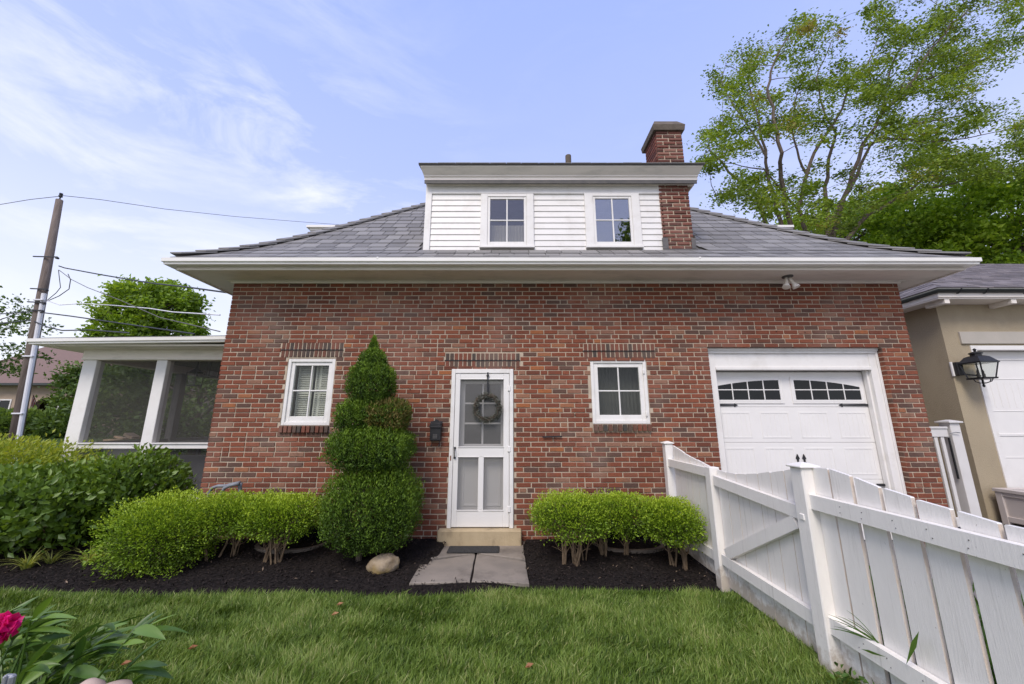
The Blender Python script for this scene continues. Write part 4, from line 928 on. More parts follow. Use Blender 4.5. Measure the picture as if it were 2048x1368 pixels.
a, b = g2(893, 1107), g2(998, 1107); m = MB(); m.cbox(a[0], b[0], a[1], a[1] + .21, ZF + .004, ZF + .018, .004)
for i in range(12): yy = a[1] + .012 + i * .0165; m.cbox(a[0] + .012, b[0] - .012, yy, yy + .009, ZF + .017, ZF + .023, .002)
m.build('door_mat', M['rubber'], label='worn black rubber mat on the flagstones before the step', cat='doormat')
rk = wz(757, 1150, .02); bm_ = MB(); me_v, me_f = [], []; n1, n2 = 14, 22
for i in range(n1 + 1):
    for j in range(n2):
        th, ph = math.pi * i / n1, 2 * math.pi * j / n2; d = Vector((math.sin(th) * math.cos(ph), math.sin(th) * math.sin(ph), math.cos(th)))
        k = 1 + .22 * noise.noise(d * 1.6 + Vector((3, 1, 2))) + .09 * noise.noise(d * 4.5); skew = .25 * d.z
        me_v.append((rk.x + (d.x * .155 + skew * .14) * k, rk.y + .13 + d.y * .13 * k, .07 + d.z * .115 * k))
me_f = [(i * n2 + j, i * n2 + (j + 1) % n2, (i + 1) * n2 + (j + 1) % n2, (i + 1) * n2 + j) for i in range(n1) for j in range(n2)]
obj('garden_rock', mesh_from('garden_rock', me_v, me_f, M['rock'], smooth=True), label='rounded tan field stone sitting in the black mulch', cat='rock')
def well(px0, px1, lb):
    p = wp((px0 + px1) / 2, 1100, YW); wt = thing('window_well', (p.x, YW - .3, 0), lb, 'window well'); c = p.x; r = (px1 - px0) / 2 / FPX * 4.9
    m = MB(); n = 14; O, I = [], []
    for i in range(n + 1):
        t = math.pi * i / n; O.append((c + r * math.cos(t), YW - .46 * math.sin(t) ** .6)); I.append((c + (r - .05) * math.cos(t), YW - (.46 - .05) * math.sin(t) ** .6))
    vs = [(x, y, -.05) for x, y in O] + [(x, y, .10) for x, y in O] + [(x, y, .10) for x, y in I] + [(x, y, -.05) for x, y in I]; k = n + 1
    m.add(vs, [(a * k + i, a * k + i + 1, ((a + 1) % 4) * k + i + 1, ((a + 1) % 4) * k + i) for a in range(4) for i in range(n)]); m.build('curb', M['concrete'], wt)
    MB().box(c - r + .08, c + r - .08, YW - .03, YW - .012, -.0, .26).build('basement_pane', M['dark_glass'], wt)
well(530, 665, 'curved concrete window well behind the left hedge'); well(1180, 1320, 'curved concrete window well behind the right hedge')
m = MB()
for i, (px, py) in enumerate(((375, 1300), (240, 1332), (1050, 1337), (672, 1212), (662, 1232))):
    p = wz(px, py, .05); n = 3; me = leaves_np(np.array([[p.x, p.y, .055]] * 2), np.array([[1., .3, .25], [1., .1, .1]]), np.array([[0, -.5, 1.], [0, .5, 1.]]), np.array([.06, .05]), np.array([.03, .025]))
    obj('fallen_leaf', mesh_from('fallen_leaf', me[0], me[1], M['dead'], [.2 * i] * 4), label=['curled orange dead leaf on the lawn right of the peony', 'pale brown dead leaf on the lawn at the peony edge', 'upright tan dead leaf in the lawn before the path', 'reddish dead leaf near the mulch edge, upper of two', 'reddish dead leaf near the mulch edge, lower of two'][i], cat='leaf')

# ------------------------------------------------------------------ white picket fence and gate (runs from the house towards the viewer)
XP0 = 2.052; XRl = 2.005
def top_z(y, tab):
    for (a, za), (b, zb) in zip(tab, tab[1:]):
        if a >= y >= b: return za + (zb - za) * (a - y) / (a - b)
    return tab[-1][1] if y < tab[-1][0] else tab[0][1]
tabpx = [(1342, 889), (1350, 893), (1372, 908), (1400, 922), (1425, 935), (1450, 943), (1480, 948), (1515, 948), (1560, 942), (1588, 939), (1640, 932), (1668, 940), (1718, 957), (1772, 979), (1842, 1001), (1926, 1024), (2024, 1053)]
TAB = [(p.y, p.z) for p in (wx(a, b, XP0 + .01) for a, b in tabpx)]
def picket(y0, y1, z0, parent, th=.02, shaped=True):
    m = MB(); c = .004; za, zb = top_z(y1, TAB), top_z(y0, TAB); j = R.uniform(-.004, .004); x = XP0 + R.uniform(-.002, .002)
    pts = [(y0, z0), (y1, z0), (y1, za - c + j), (y1 - c, za + j), (y0 + c, zb + j), (y0, zb - c + j)]
    m.prism_x(pts, x, x + th); me = m.mesh('picket', M['fence']); me.materials.append(M['bare_edge']); me.polygons[3].material_index = 1; me.polygons[7].material_index = 1; obj('picket', me, parent)
def rail_obj(y0, z0a, z0b, y1, z1a, z1b, parent, x0=XRl, x1=XP0 - .003, name='rail'):
    m = MB(); m.hexa([(x0, y0, z0a), (x1, y0, z0a), (x1, y1, z1a), (x0, y1, z1a)], [(x0, y0, z0b), (x1, y0, z0b), (x1, y1, z1b), (x0, y1, z1b)]); return m.build(name, M['fence'], parent)
def post_obj(y, w, z1, parent, cap=False, x=2.035, z0=-.1):
    m = MB(); m.cbox(x - w / 2, x + w / 2, y - w / 2, y + w / 2, z0, z1, .006); p = m.build('post', M['fence'], parent)
    if cap:
        k = MB(); e = w / 2 + .016; k.cbox(x - e, x + e, y - e, y + e, z1, z1 + .014, .005)
        q = w * .12; b0 = [(x - e + .004, y - e + .004, z1 + .0142), (x + e - .004, y - e + .004, z1 + .0142), (x + e - .004, y + e - .004, z1 + .0142), (x - e + .004, y + e - .004, z1 + .0142)]
        k.hexa(b0, [(x - q, y - q, z1 + .034), (x + q, y - q, z1 + .034), (x + q, y + q, z1 + .034), (x - q, y + q, z1 + .034)]); k.build('post_cap', M['fence'], p)
    return p
f1 = thing('picket_fence', (2.03, 4.6, 0), 'short white picket fence section joining the garden gate to the brick wall', 'fence')
f2 = thing('picket_fence', (2.03, 1.4, 0), 'long white board fence nearest the viewer at the right, capped post at its end', 'fence')
gt = thing('garden_gate', (2.03, 3.4, 0), 'white wooden garden gate with diagonal brace and dipped top', 'gate')
yA, yB_, yC = 5.08, 4.0, 2.745
zA = wx(1332, 884, 2.03).z; post_obj(yA, .10, zA - .02, f1, True); post_obj(yB_, .10, wx(1424, 934, 2.03).z, f1); post_obj(yC, .112, wx(1612, 937, 2.03).z + .005, f2, True)
r1a, r1b = wx(1345, 920, XRl), wx(1345, 934, XRl)
zt1 = r1a.z; rail_obj(yB_ + .05, zt1 - .09, zt1, yA - .05, zt1 - .09, zt1, f1); rail_obj(yB_ + .05, .22, .31, yA - .05, .22, .31, f1)
y = yB_ + .055
while y + .14 < yA - .04: picket(y, y + .146, .06, f1); y += .152
ga_, gb_ = wx(1437, 954, XRl), wx(1597, 1012, XRl); zt2 = (ga_.z + gb_.z) / 2
rail_obj(yC + .07, gb_.z - .09, gb_.z, yB_ - .065, ga_.z - .09, ga_.z, gt)
la, lb_ = wx(1450, 1101, XRl), wx(1620, 1236, XRl); zl = (la.z + lb_.z) / 2
rail_obj(yC + .07, zl - .09, zl, yB_ - .065, zl - .09, zl, gt)
m = MB(); a = Vector((XRl + .02, yB_ - .14, zl + .02)); b = Vector((XRl + .02, yC + .12, gb_.z - .115)); m.bar(a, b, .04, .095, up=(1, 0, 0)); 
dv = (b - a).normalized(); nm = Vector((0, -dv.z, dv.y)); m = MB(); q = [a - nm * .045, b - nm * .045, b + nm * .045, a + nm * .045]
m.hexa([(XRl + .001, p.y, p.z) for p in q], [(XP0 - .004, p.y, p.z) for p in q]); m.build('brace', M['fence'], gt)
y = yC + .068; ng = 7; wgt = (yB_ - .062 - y) / ng
for i in range(ng): picket(y + i * wgt + .002, y + (i + 1) * wgt - .003, .035, gt)
ta, tb_ = wx(1648, 996, XRl), wx(2044, 1092, XRl); z1 = ta.z; sl_ = (tb_.z - ta.z) / (ta.y - tb_.y)
ye = -.6; rail_obj(ye, z1 + sl_ * (ta.y - ye) - .092, z1 + sl_ * (ta.y - ye), yC - .05, z1 - .092, z1, f2)
ba, bb = wx(1686, 1252, XRl), wx(1868, 1362, XRl); z2 = ba.z; s2 = (bb.z - ba.z) / (ba.y - bb.y)
rail_obj(ye, z2 + s2 * (ba.y - ye) - .095, z2 + s2 * (ba.y - ye), yC - .05, z2 - .095, z2, f2)
y = 2.548
picket(y + .012, yC - .057, .05, f2)
while y > ye: picket(y - .150, y - R.uniform(.000, .006), .05, f2); y -= .172
post_obj(.35, .11, top_z(.35, TAB) + .02, f2, True)
lt = wx(1603, 1030, 1.98); MB().cbox(1.972, 1.984, yC - .02, yC + .02, lt.z - .03, lt.z + .01).build('latch', M['fence'], gt)

nm = MB(); y = 2.47
while y > -.4:
    for dz in (-.03, -.065):
        for zz_ in (z1 + sl_ * (ta.y - y), z2 + s2 * (ba.y - y)): nm.lathe((XRl - .001, y + R.uniform(-.02, .02), zz_ + dz), [(.0005, -.003), (.0035, 0), (.0005, .003)], 5)
    y -= .172
nm.build('nail_heads', M['lead'], f2, kind='stuff')

# ------------------------------------------------------------------ neighbour's stucco garage on the right
YN = 6.5; ng_ = thing('stucco_garage', (10, 9, 0), "neighbouring tan stucco garage with dark gutter and white door", 'garage')
nx0 = 7.68; zNt = wp(1880, 606, YN).z
Xn = lambda px, py, Y=YN: wp(px, py, Y).x
Zn = lambda py, Y=YN: wp(1900, py, Y).z
ndx = 8.2; ndz = Zn(697)
m = MB(); m.box(nx0, ndx - .1, YN, YN + .3, -.1, zNt + .1); m.box(ndx - .1, 16, YN, YN + .3, ndz, zNt + .1); m.box(nx0, nx0 + .3, YN + .3, 13, -.1, zNt + .1); m.box(nx0, 16, YN + 1.2, YN + 1.3, 0, zNt)
nwall = m.build('wall', M['stucco'], ng_)
m = MB(); m.cbox(Xn(1918, 676), 15, YN - .03, YN + .01, Zn(688), Zn(664)); m.build('header_trim', M['trim_beige'], ng_)
m = MB(); m.cbox(ndx - .1, 15, YN - .02, YN + .1, ndz - .03, ndz + .05); m.cbox(ndx - .1, ndx, YN - .018, YN + .12, 0, ndz - .03); m.build('door_casing', M['white'], ng_)
yD = YN + .12; m = MB(); m.cbox(ndx, 15, yD, yD + .05, 0, ndz - .03); nd = m.build('garage_door', M['door_white'], ng_)
for py in (720, 758, 822, 868, 915):
    z = Zn(py, yD); m = MB(); m.cbox(ndx + .02, 14.9, yD - .012 if py in (720, 868) else yD - .006, yD + .001, z - .035 if py == 868 else z - .008, z + .008); m.build('batten', M['door_white'], nd)
for i in range(30): x = ndx + .12 + i * .12; MB().cbox(x - .005, x + .005, yD - .004, yD + .001, Zn(815, yD), Zn(765, yD)).build('groove_strip', M['door_white'], nd)
zg = wp(1872, 577, YN - .4).z; gx_ = wp(1872, 577, YN - .4).x
m = MB(); m.box(gx_ + .08, 16, YN - .33, YN, zg - .16, zg - .13); m.box(gx_ + .08, nx0, YN, 13, zg - .16, zg - .13); m.cbox(gx_ + .07, 16, YN - .35, YN - .325, zg - .14, zg - .05); m.cbox(gx_ + .07, gx_ + .095, YN - .325, 13, zg - .14, zg - .05); m.build('soffit', M['cream'], ng_)
for px in (1877, 2008, 2150): x = Xn(px, 598, YN - .2); MB().cbox(x - .045, x + .045, YN - .32, YN - .002, zg - .24, zg - .161).build('rafter_tail', M['cream'], ng_)
m = MB(); n = 8; vs = []
pf = [(.055 * math.cos(math.pi * k / n), -.055 * math.sin(math.pi * k / n) * 1.2) for k in range(n + 1)]; pf += [(a * .9, b * .88) for a, b in pf[::-1]]; n = len(pf)
for x, y, sx, sy in ((gx_ + .06, 13, -1, 0), (gx_ + .06, YN - .37, -1, -1), (16, YN - .37, 0, -1)): vs += [(x + sx * (o), y + sy * (o), zg + z) for o, z in pf]
m.add(vs, [(i * n + k, i * n + (k + 1) % n, (i + 1) * n + (k + 1) % n, (i + 1) * n + k) for i in range(2) for k in range(n)] + [tuple(range(n)), tuple(range(3 * n - 1, 2 * n - 1, -1))]); m.build('gutter', M['dkgreen'], ng_, smooth=True)
for px in (1915, 1968, 2050): x = Xn(px, 583, YN - .37); MB().tube([(x, YN - .44 + .14 * t, zg - .075 * math.sin(math.pi * t) - .002) for t in np.linspace(0, 1, 7)], .009, 5).build('gutter_bracket', M['black'], ng_)
pt = .58; rz = zg + .01; ry0, rx0 = YN - .42, gx_; sR = 3.2
m = MB(); T = sR
dk = MB(); dk.add([(rx0, ry0, rz), (16, ry0, rz), (16, ry0 + T, rz + pt * T), (rx0 + T, ry0 + T, rz + pt * T)], [(0, 1, 2, 3)]); dk.add([(rx0, ry0, rz), (rx0 + T, ry0 + T, rz + pt * T), (rx0 + T, 13, rz + pt * T), (rx0, 13, rz)], [(0, 1, 2, 3)]); dk.add([(rx0 + T, ry0 + T, rz + pt * T), (16, ry0 + T, rz + pt * T), (16, 13, rz - .2), (rx0 + T, 13, rz - .2)], [(0, 1, 2, 3)])
nr = dk.build('roof', M['shingle'], ng_)
sh = MB(); t = 0.0; k = 0
while t < T - .05:
    for side in (0, 1):
        x = rx0 + t + (k % 2) * .1 if side == 0 else ry0 + t
        end = 14.5 if side == 0 else 12.5
        while x < end:
            w_ = R.uniform(.12, .30); a, b = x, x + w_ - .004; t2 = min(t + .15, T); sh.tone = R.random(); lf = R.choice((.004, .004, .010)); a2 = max(a, (rx0 if side == 0 else ry0) + t2)
            if a2 < b:
                f_ = (lambda al, tt, h: (al, ry0 + tt, rz + pt * tt + h)) if side == 0 else (lambda al, tt, h: (rx0 + tt, al, rz + pt * tt + h))
                sh.hexa([f_(a, t, .001), f_(b, t, .001), f_(b, t2, .001), f_(a2, t2, .001)], [f_(a, t, .008 + lf), f_(b, t, .008 + lf), f_(b, t2, .004), f_(a2, t2, .004)])
            x += w_
    t += .125; k += 1
sh.build('shingles', M['shingle'], nr, kind='stuff')
# wall lantern
lc = wp(1958, 734, YN - .24); ln = thing('wall_lantern', (lc.x, YN, lc.z), 'large black coach lantern on the tan stucco garage wall', 'lantern')
m = MB(); bx = lc.x - .10; m.cbox(bx - .08, bx + .02, YN - .09, YN - .004, lc.z - .12, lc.z + .11); m.bar((bx - .02, YN - .08, lc.z + .09), (lc.x, lc.y, lc.z + .16), .03, .03); m.bar((bx - .02, YN - .08, lc.z - .10), (lc.x, lc.y, lc.z - .15), .02, .02); m.build('backplate', M['black'], ln)
MB().cbox(bx - .11, bx - .08, YN - .03, YN - .001, lc.z - .13, lc.z + .12).build('mounting_block', M['white'], ln)
def frust(m, c, r0, z0, r1, z1): m.hexa([(c.x + i * r0, c.y + j * r0, z0) for i, j in ((-1, -1), (1, -1), (1, 1), (-1, 1))], [(c.x + i * r1, c.y + j * r1, z1) for i, j in ((-1, -1), (1, -1), (1, 1), (-1, 1))])
m = MB(); frust(m, lc, .165, lc.z + .06, .165, lc.z + .08); frust(m, lc, .158, lc.z + .081, .10, lc.z + .17); frust(m, lc, .10, lc.z + .171, .065, lc.z + .19); m.lathe((lc.x, lc.y, lc.z + .19), [(.07, 0), (.07, .03), (.085, .035), (.085, .05), (.04, .07), (.012, .08), (.022, .10), (.022, .115), (.004, .13)], 12); m.build('lantern_cap', M['black'], ln)
m = MB(); frust(m, lc, .12, lc.z - .205, .125, lc.z - .18)
for i, j in ((-1, -1), (1, -1), (1, 1), (-1, 1)): m.bar((lc.x + i * .105, lc.y + j * .105, lc.z - .18), (lc.x + i * .148, lc.y + j * .148, lc.z + .06), .018, .018)
for i, j in ((-1, 0), (1, 0), (0, -1)): m.tube([(lc.x + i * .15, lc.y + j * .15, lc.z - .2), (lc.x + i * .12, lc.y + j * .12, lc.z - .25), (lc.x + i * .05, lc.y + j * .05, lc.z - .27), (lc.x, lc.y, lc.z - .27)], .007, 6)
m.lathe((lc.x, lc.y, lc.z - .34), [(.006, 0), (.02, .02), (.012, .04), (.014, .13)], 8); m.build('cage', M['black'], ln)
m = MB(); frust(m, lc, .095, lc.z - .178, .138, lc.z + .058); m.build('lantern_glass', M['glass'], ln)
m = MB()
for dx in (-.045, .045): m.lathe((lc.x + dx, lc.y, lc.z - .178), [(.02, 0), (.02, .06), (.012, .07), (.016, .10), (.004, .14)], 8)
m.build('candle_bulb', M['curtain'], ln)
# planter
pl = thing('planter', (8.3, 6.05, 0), 'cream panelled planter box in front of the stucco garage', 'planter')
x0, x1, y0, y1, zt = 7.73, 9.3, 5.55, 6.4, .53; m = MB(); ring_z = zt - .05
m.box(x0 + .04, x0 + .07, y0 + .04, y1 - .04, .03, ring_z); m.box(x1 - .07, x1 - .04, y0 + .04, y1 - .04, .03, ring_z); m.box(x0 + .07, x1 - .07, y0 + .04, y0 + .07, .03, ring_z); m.box(x0 + .07, x1 - .07, y1 - .07, y1 - .04, .03, ring_z); m.build('side_panel', M['ivory'], pl)
m = MB()
for x in (x0 + .015, x1 - .1):
    for y in (y0 + .015, y1 - .1): m.cbox(x, x + .085, y, y + .085, .0, ring_z)
for z, h_ in ((.04, .08), (ring_z - .06, .058)): m.cbox(x0 + .02, x0 + .045, y0 + .1, y1 - .1, z, z + h_); m.cbox(x0 + .1, x1 - .1, y0 + .02, y0 + .045, z, z + h_)
m.cbox(x0, x0 + .1, y0, y1, ring_z, zt); m.cbox(x1 - .1, x1, y0, y1, ring_z, zt); m.cbox(x0 + .1, x1 - .1, y0, y0 + .1, ring_z, zt); m.cbox(x0 + .1, x1 - .1, y1 - .1, y1, ring_z, zt)
m.build('planter_frame', M['ivory'], pl); MB().box(x0 + .1, x1 - .1, y0 + .1, y1 - .1, .3, zt - .06).build('soil', M['soil'], pl)
# vinyl side gate between the houses
sg = thing('side_gate', (6.3, 5.9, 0), 'white vinyl gate and capped post between the brick house and the stucco garage', 'gate')
Yg = 5.75; xg0, xg1 = wp(1902, 860, Yg).x, wp(1925, 860, Yg).x; zgp = wp(1905, 846, Yg).z
m = MB(); m.cbox(xg0, xg0 + .15, Yg, Yg + .15, -.05, zgp); gp_ = m.build('post', M['pvc'], sg)
m = MB(); m.cbox(xg0 - .03, xg0 + .18, Yg - .03, Yg + .18, zgp, zgp + .025); m.hexa([(xg0 - .02, Yg - .02, zgp + .0252), (xg0 + .17, Yg - .02, zgp + .0252), (xg0 + .17, Yg + .17, zgp + .0252), (xg0 - .02, Yg + .17, zgp + .0252)], [(xg0 + .06, Yg + .06, zgp + .05), (xg0 + .09, Yg + .06, zgp + .05), (xg0 + .09, Yg + .09, zgp + .05), (xg0 + .06, Yg + .09, zgp + .05)]); m.build('post_cap', M['pvc'], gp_)
zr1 = wp(1880, 856, Yg).z; m = MB(); m.cbox(XR + .02, xg0 - .02, Yg + .03, Yg + .08, zr1 - .13, zr1); m.cbox(XR + .02, xg0 - .02, Yg + .015, Yg + .095, zr1 - .01, zr1 + .02); m.build('rail', M['pvc'], sg); MB().cbox(XR + .02, xg0 - .02, Yg + .03, Yg + .08, .1, .22).build('rail', M['pvc'], sg)
x = XR + .03
while x < xg0 - .06: MB().cbox(x, x + .05, Yg + .04, Yg + .07, .22, zr1 - .13).build('picket', M['pvc'], sg); x += .10
m = MB(); m.tube([(xg0 - .04, Yg - .01, zr1 - .08), (xg0 + .03, Yg - .03, zr1 - .06), (xg0 + .09, Yg - .03, zr1 - .07)], .006, 6); m.build('latch', M['pipe'], sg)
m = MB(); m.box(xg0 - .035, xg0 - .02, Yg + .02, Yg + .04, .75, zr1 - .14); m.build('drop_rod', M['black'], sg)
MB().box(XR + .3, 7.6, 9.5, 9.6, 0, 2.2).build('back_fence', M['porch_dark'], label='dark board fence closing the alley behind the side gate', cat='fence')

# ------------------------------------------------------------------ shrubs
def bush(name, c, r, n_, leaf, mat, label, cat, group=None, seed=1, shell=.42, lump=.20, pw=3.6, zmin=.0, stems=9, stem_r=.009, tone0=.22, topw=.78, stem_top=.6, flat=1.0, out=1.0):
    t = thing(name, (c[0], c[1], 0), label, cat, group); c = np.array(c, float); r = np.array(r, float)
    n = int(n_ * 1.55); d = rdir(n); p = (np.abs(d) ** pw).sum(1) ** (-1 / pw); k = 1 + lump * lumps(d * 2.2, seed) + .15 * lumps(d * 7, seed + 3)
    dep = NR.uniform(0, 1, len(d)) ** 1.6; core = NR.uniform(size=len(d)) < .16; k = k + .09 * lumps(d * 15, seed + 7) + .10 * (NR.uniform(size=len(d)) < .05); q = d * (p * k * np.where(core, NR.uniform(.1, .6, len(d)), 1 - shell * dep))[:, None]; P = c + q * r; dep = np.where(core, 1.0, dep)
    ok = P[:, 2] > zmin + .13 * lumps(P * 8, seed + 8); ok &= (lumps(P * 17, seed + 5) > -.55)
    P, d, dep = P[ok], d[ok], dep[ok]; nn = len(P); D = d * out + rdir(nn) * .85 + np.array([[0, 0, .45]]); N = rdir(nn) * .8 + d * flat
    tone = np.clip(tone0 + topw * (.62 * (1 - dep) ** 1.3 + .45 * np.clip(d[:, 2], -.2, 1)) + .24 * lumps(P * 8, seed + 2) + NR.normal(0, .12, nn), 0, 1)  # new growth yellower outside and on top; inner darkening also paints in shade
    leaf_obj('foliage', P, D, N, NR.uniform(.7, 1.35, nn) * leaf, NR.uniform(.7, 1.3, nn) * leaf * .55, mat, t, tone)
    m = MB()
    bases = [Vector((c[0] + R.uniform(-.55, .55) * r[0], c[1] + R.uniform(-.35, .2) * r[1], 0)) for _ in range(max(1, stems // 3))]
    for i in range(stems + 3 if stems else 0):
        b0 = R.choice(bases) + Vector((R.uniform(-.035, .035), R.uniform(-.03, .03), 0)); h = c[2] + stem_top * r[2] * R.uniform(-.5, .6); e = Vector((b0.x + R.uniform(-.45, .45) * r[0], b0.y + R.uniform(-.1, .35) * r[1], h))
        rr = stem_r * R.uniform(.5, 1.35); pts = [b0 + (e - b0) * t + Vector((R.uniform(-.022, .022), R.uniform(-.02, .02), 0)) * (1 if 0 < t < 1 else 0) + Vector((0, 0, .05 * math.sin(t * 3.14))) for t in (0, .25, .5, .75, 1)]; m.tube(pts, [rr * 1.25, rr, rr * .8, rr * .55, rr * .25], 5)
        for k_ in range(5):
            j = R.choice((1, 2, 2, 3)); s0 = pts[j]; s1 = s0 + Vector((R.uniform(-.17, .17), R.uniform(-.06, .16), R.uniform(.06, .2))) * (r[2] / .3); mm = s0.lerp(s1, .5) + Vector((R.uniform(-.03, .03), 0, R.uniform(-.02, .02))); m.tube([s0, mm, s1], [rr * .5, rr * .35, rr * .15], 4)
            if k_ < 3: s2 = mm + Vector((R.uniform(-.1, .1), R.uniform(-.05, .08), R.uniform(.03, .12))); m.tube([mm, s2], [rr * .3, rr * .12], 4)
    if stems: m.build('stems', M['stem'], t)
    return t
HG1, HG2 = 'boxwoods left of the door', 'boxwoods right of the door'
def bx(px, py, Y): return wp(px, py, Y).x
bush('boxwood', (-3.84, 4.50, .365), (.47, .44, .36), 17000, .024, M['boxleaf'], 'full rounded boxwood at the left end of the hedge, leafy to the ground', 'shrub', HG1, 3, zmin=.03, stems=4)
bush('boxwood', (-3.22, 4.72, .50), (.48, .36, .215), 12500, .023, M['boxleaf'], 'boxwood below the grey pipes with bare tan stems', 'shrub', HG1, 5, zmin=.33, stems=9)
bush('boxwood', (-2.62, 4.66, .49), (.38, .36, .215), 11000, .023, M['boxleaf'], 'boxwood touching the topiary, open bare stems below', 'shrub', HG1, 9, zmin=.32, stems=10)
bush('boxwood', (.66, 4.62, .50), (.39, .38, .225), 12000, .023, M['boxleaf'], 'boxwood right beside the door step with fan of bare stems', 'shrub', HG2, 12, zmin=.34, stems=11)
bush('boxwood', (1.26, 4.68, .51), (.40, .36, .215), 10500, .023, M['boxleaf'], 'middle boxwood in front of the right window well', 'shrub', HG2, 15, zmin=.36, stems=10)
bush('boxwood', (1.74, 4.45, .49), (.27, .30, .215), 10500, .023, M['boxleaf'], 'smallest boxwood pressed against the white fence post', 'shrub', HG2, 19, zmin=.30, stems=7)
bush('leafy_shrub', (-6.3, 5.0, .50), (1.35, .78, .45), 10500, .085, M['shrub'], 'broad dark green leafy shrub in front of the screened porch', 'shrub', None, 23, shell=.45, lump=.26, zmin=.12, stems=10, stem_r=.012, tone0=.2, topw=.5, pw=2.2, flat=1.6, out=.6)
bush('leafy_shrub', (-5.05, 5.3, .62), (.66, .52, .54), 4500, .075, M['shrub'], 'airy upright green shrub between the porch middle post and hedge', 'shrub', None, 27, shell=.5, lump=.25, zmin=.08, stems=8, stem_r=.010, tone0=.25, topw=.5, pw=2.0, flat=1.4, out=.7)
bush('lime_shrub', (-8.3, 5.95, .74), (2.0, .7, .62), 10000, .06, M['lime'], 'yellow green shrub behind the dark shrub at the far left', 'shrub', None, 31, shell=.4, lump=.2, zmin=.1, stems=6, tone0=.35, topw=.4, pw=2.0)

# arborvitae topiary, a spiral of clipped lobes
tp = thing('topiary', (-1.72, 4.62, 0), 'tall clipped arborvitae topiary in stacked spiral lobes left of the door', 'topiary')
def spray_lobe(c, r, n, seed, pw=2.2, dry=None, cone=0):
    d = rdir(n); p = (np.abs(d) ** pw).sum(1) ** (-1 / pw); k = 1 + .10 * lumps(d * 3, seed) + .11 * lumps(d * 10, seed + 1)
    dep = NR.uniform(0, 1, n) ** 1.5; q = d * (p * k * (1 - .45 * dep))[:, None]
    if cone: s = np.clip(1 - cone * np.clip(q[:, 2], 0, 2), .03, 1); q[:, 0] *= s; q[:, 1] *= s
    P = np.array(c) + q * np.array(r); return P, d, dep
def tpos(px, py, Y=4.62): p = wp(px, py, Y); return (p.x, Y, p.z)
Pa, Da, Na, La, Wa, Ta = [], [], [], [], [], []; Pd = []
for (px, py), r, n, seed, cone in (((744, 768), (.265, .27, .25), 15000, 1, 0), ((746, 728), (.165, .17, .18), 5500, 2, .25), ((718, 836), (.24, .27, .215), 11000, 3, 0), ((745, 897), (.465, .42, .248), 28000, 4, 0), ((746, 1014), (.52, .44, .432), 42000, 5, 0), ((747, 700), (.06, .06, .17), 2000, 6, .75), ((777, 832), (.24, .27, .19), 9000, 7, 0), ((745, 820), (.20, .22, .20), 5000, 8, 0)):
    c = tpos(px, py); P, d, dep = spray_lobe(c, r, n, seed, 3.1, None, cone); ok = P[:, 2] > .05 + .02 * lumps(P * 10, 3); P, d, dep = P[ok], d[ok], dep[ok]; nn = len(P)
    D = d * .32 + rdir(nn) * .75 + np.array([[0, 0, .8]]); cl = lumps(P * 14, 44)
    if seed == 7: dryk = (P[:, 0] > c[0] - .22) & (lumps(P * 9, 77) + NR.normal(0, .25, nn) > -.15); Pd.append((P[dryk], D[dryk])); P, D, d, dep, cl = P[~dryk], D[~dryk], d[~dryk], dep[~dryk], cl[~dryk]; nn = len(P)
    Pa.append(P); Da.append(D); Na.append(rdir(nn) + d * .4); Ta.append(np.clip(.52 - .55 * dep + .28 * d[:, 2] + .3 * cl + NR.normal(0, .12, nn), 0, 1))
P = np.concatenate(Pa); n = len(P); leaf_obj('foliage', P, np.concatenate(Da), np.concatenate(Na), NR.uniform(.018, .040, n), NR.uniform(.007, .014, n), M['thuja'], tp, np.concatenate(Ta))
P, D = Pd[0]; n = len(P); leaf_obj('browned_foliage', P, D, rdir(n), NR.uniform(.028, .055, n), NR.uniform(.010, .018, n), M['thuja_dry'], tp, NR.uniform(0, 1, n), label='brown dried patch of foliage below the top lobe')
MB().tube([(-1.72, 4.62, 0), (-1.72, 4.62, 1.9)], [.035, .01], 8).build('trunk', M['bark'], tp)

# strap-leaved tufts
def tuft(c, n, L, mat, label, cat, w=.011, grp=None, name='liriope', spread=1.0):
    m = MB(); c = Vector(c)
    for i in range(n):
        a = R.uniform(0, 6.28); l = L * R.uniform(.6, 1.1); d = Vector((math.cos(a), math.sin(a), 0)); sd = Vector((-d.y, d.x, 0)) * w / 2; m.tone = R.random(); b = c + d * R.uniform(0, .04); e = R.uniform(.4, 1.0) * spread; pts = []
        for k in range(5): t = k / 4; pts.append(b + d * l * e * t ** 1.4 + Vector((0, 0, l * (.95 * t - .75 * e * t * t))))
        vs = []
        for k, p in enumerate(pts): s_ = sd * (1 - (k / 4) ** 2 * .95); vs += [p - s_, p + s_]
        m.add(vs, [(2 * k, 2 * k + 1, 2 * k + 3, 2 * k + 2) for k in range(4)])
    return m.build(name, mat, label=label, cat=cat, grp=None) if False else m.build(name, mat, label=label, cat=cat, group=grp)
for px, py, n, L, lb in ((52, 1138, 60, .32, 'yellow striped grassy tuft at the far left under the dark shrub'), (100, 1128, 34, .25, 'small thin yellow tuft between two larger tufts'), (178, 1128, 60, .32, 'yellow striped tuft just left of the big boxwood'), (205, 1124, 40, .30, 'yellow green tuft partly under the big boxwood')):
    tuft(wz(px, py, .02), n, L, M['liriope'], lb, 'plant', grp='striped tufts along the mulch')
b0 = wx(1768, 1296, 2.06); gt_ = thing('grass_tuft', b0, 'long green blades poking through the fence boards', 'plant')
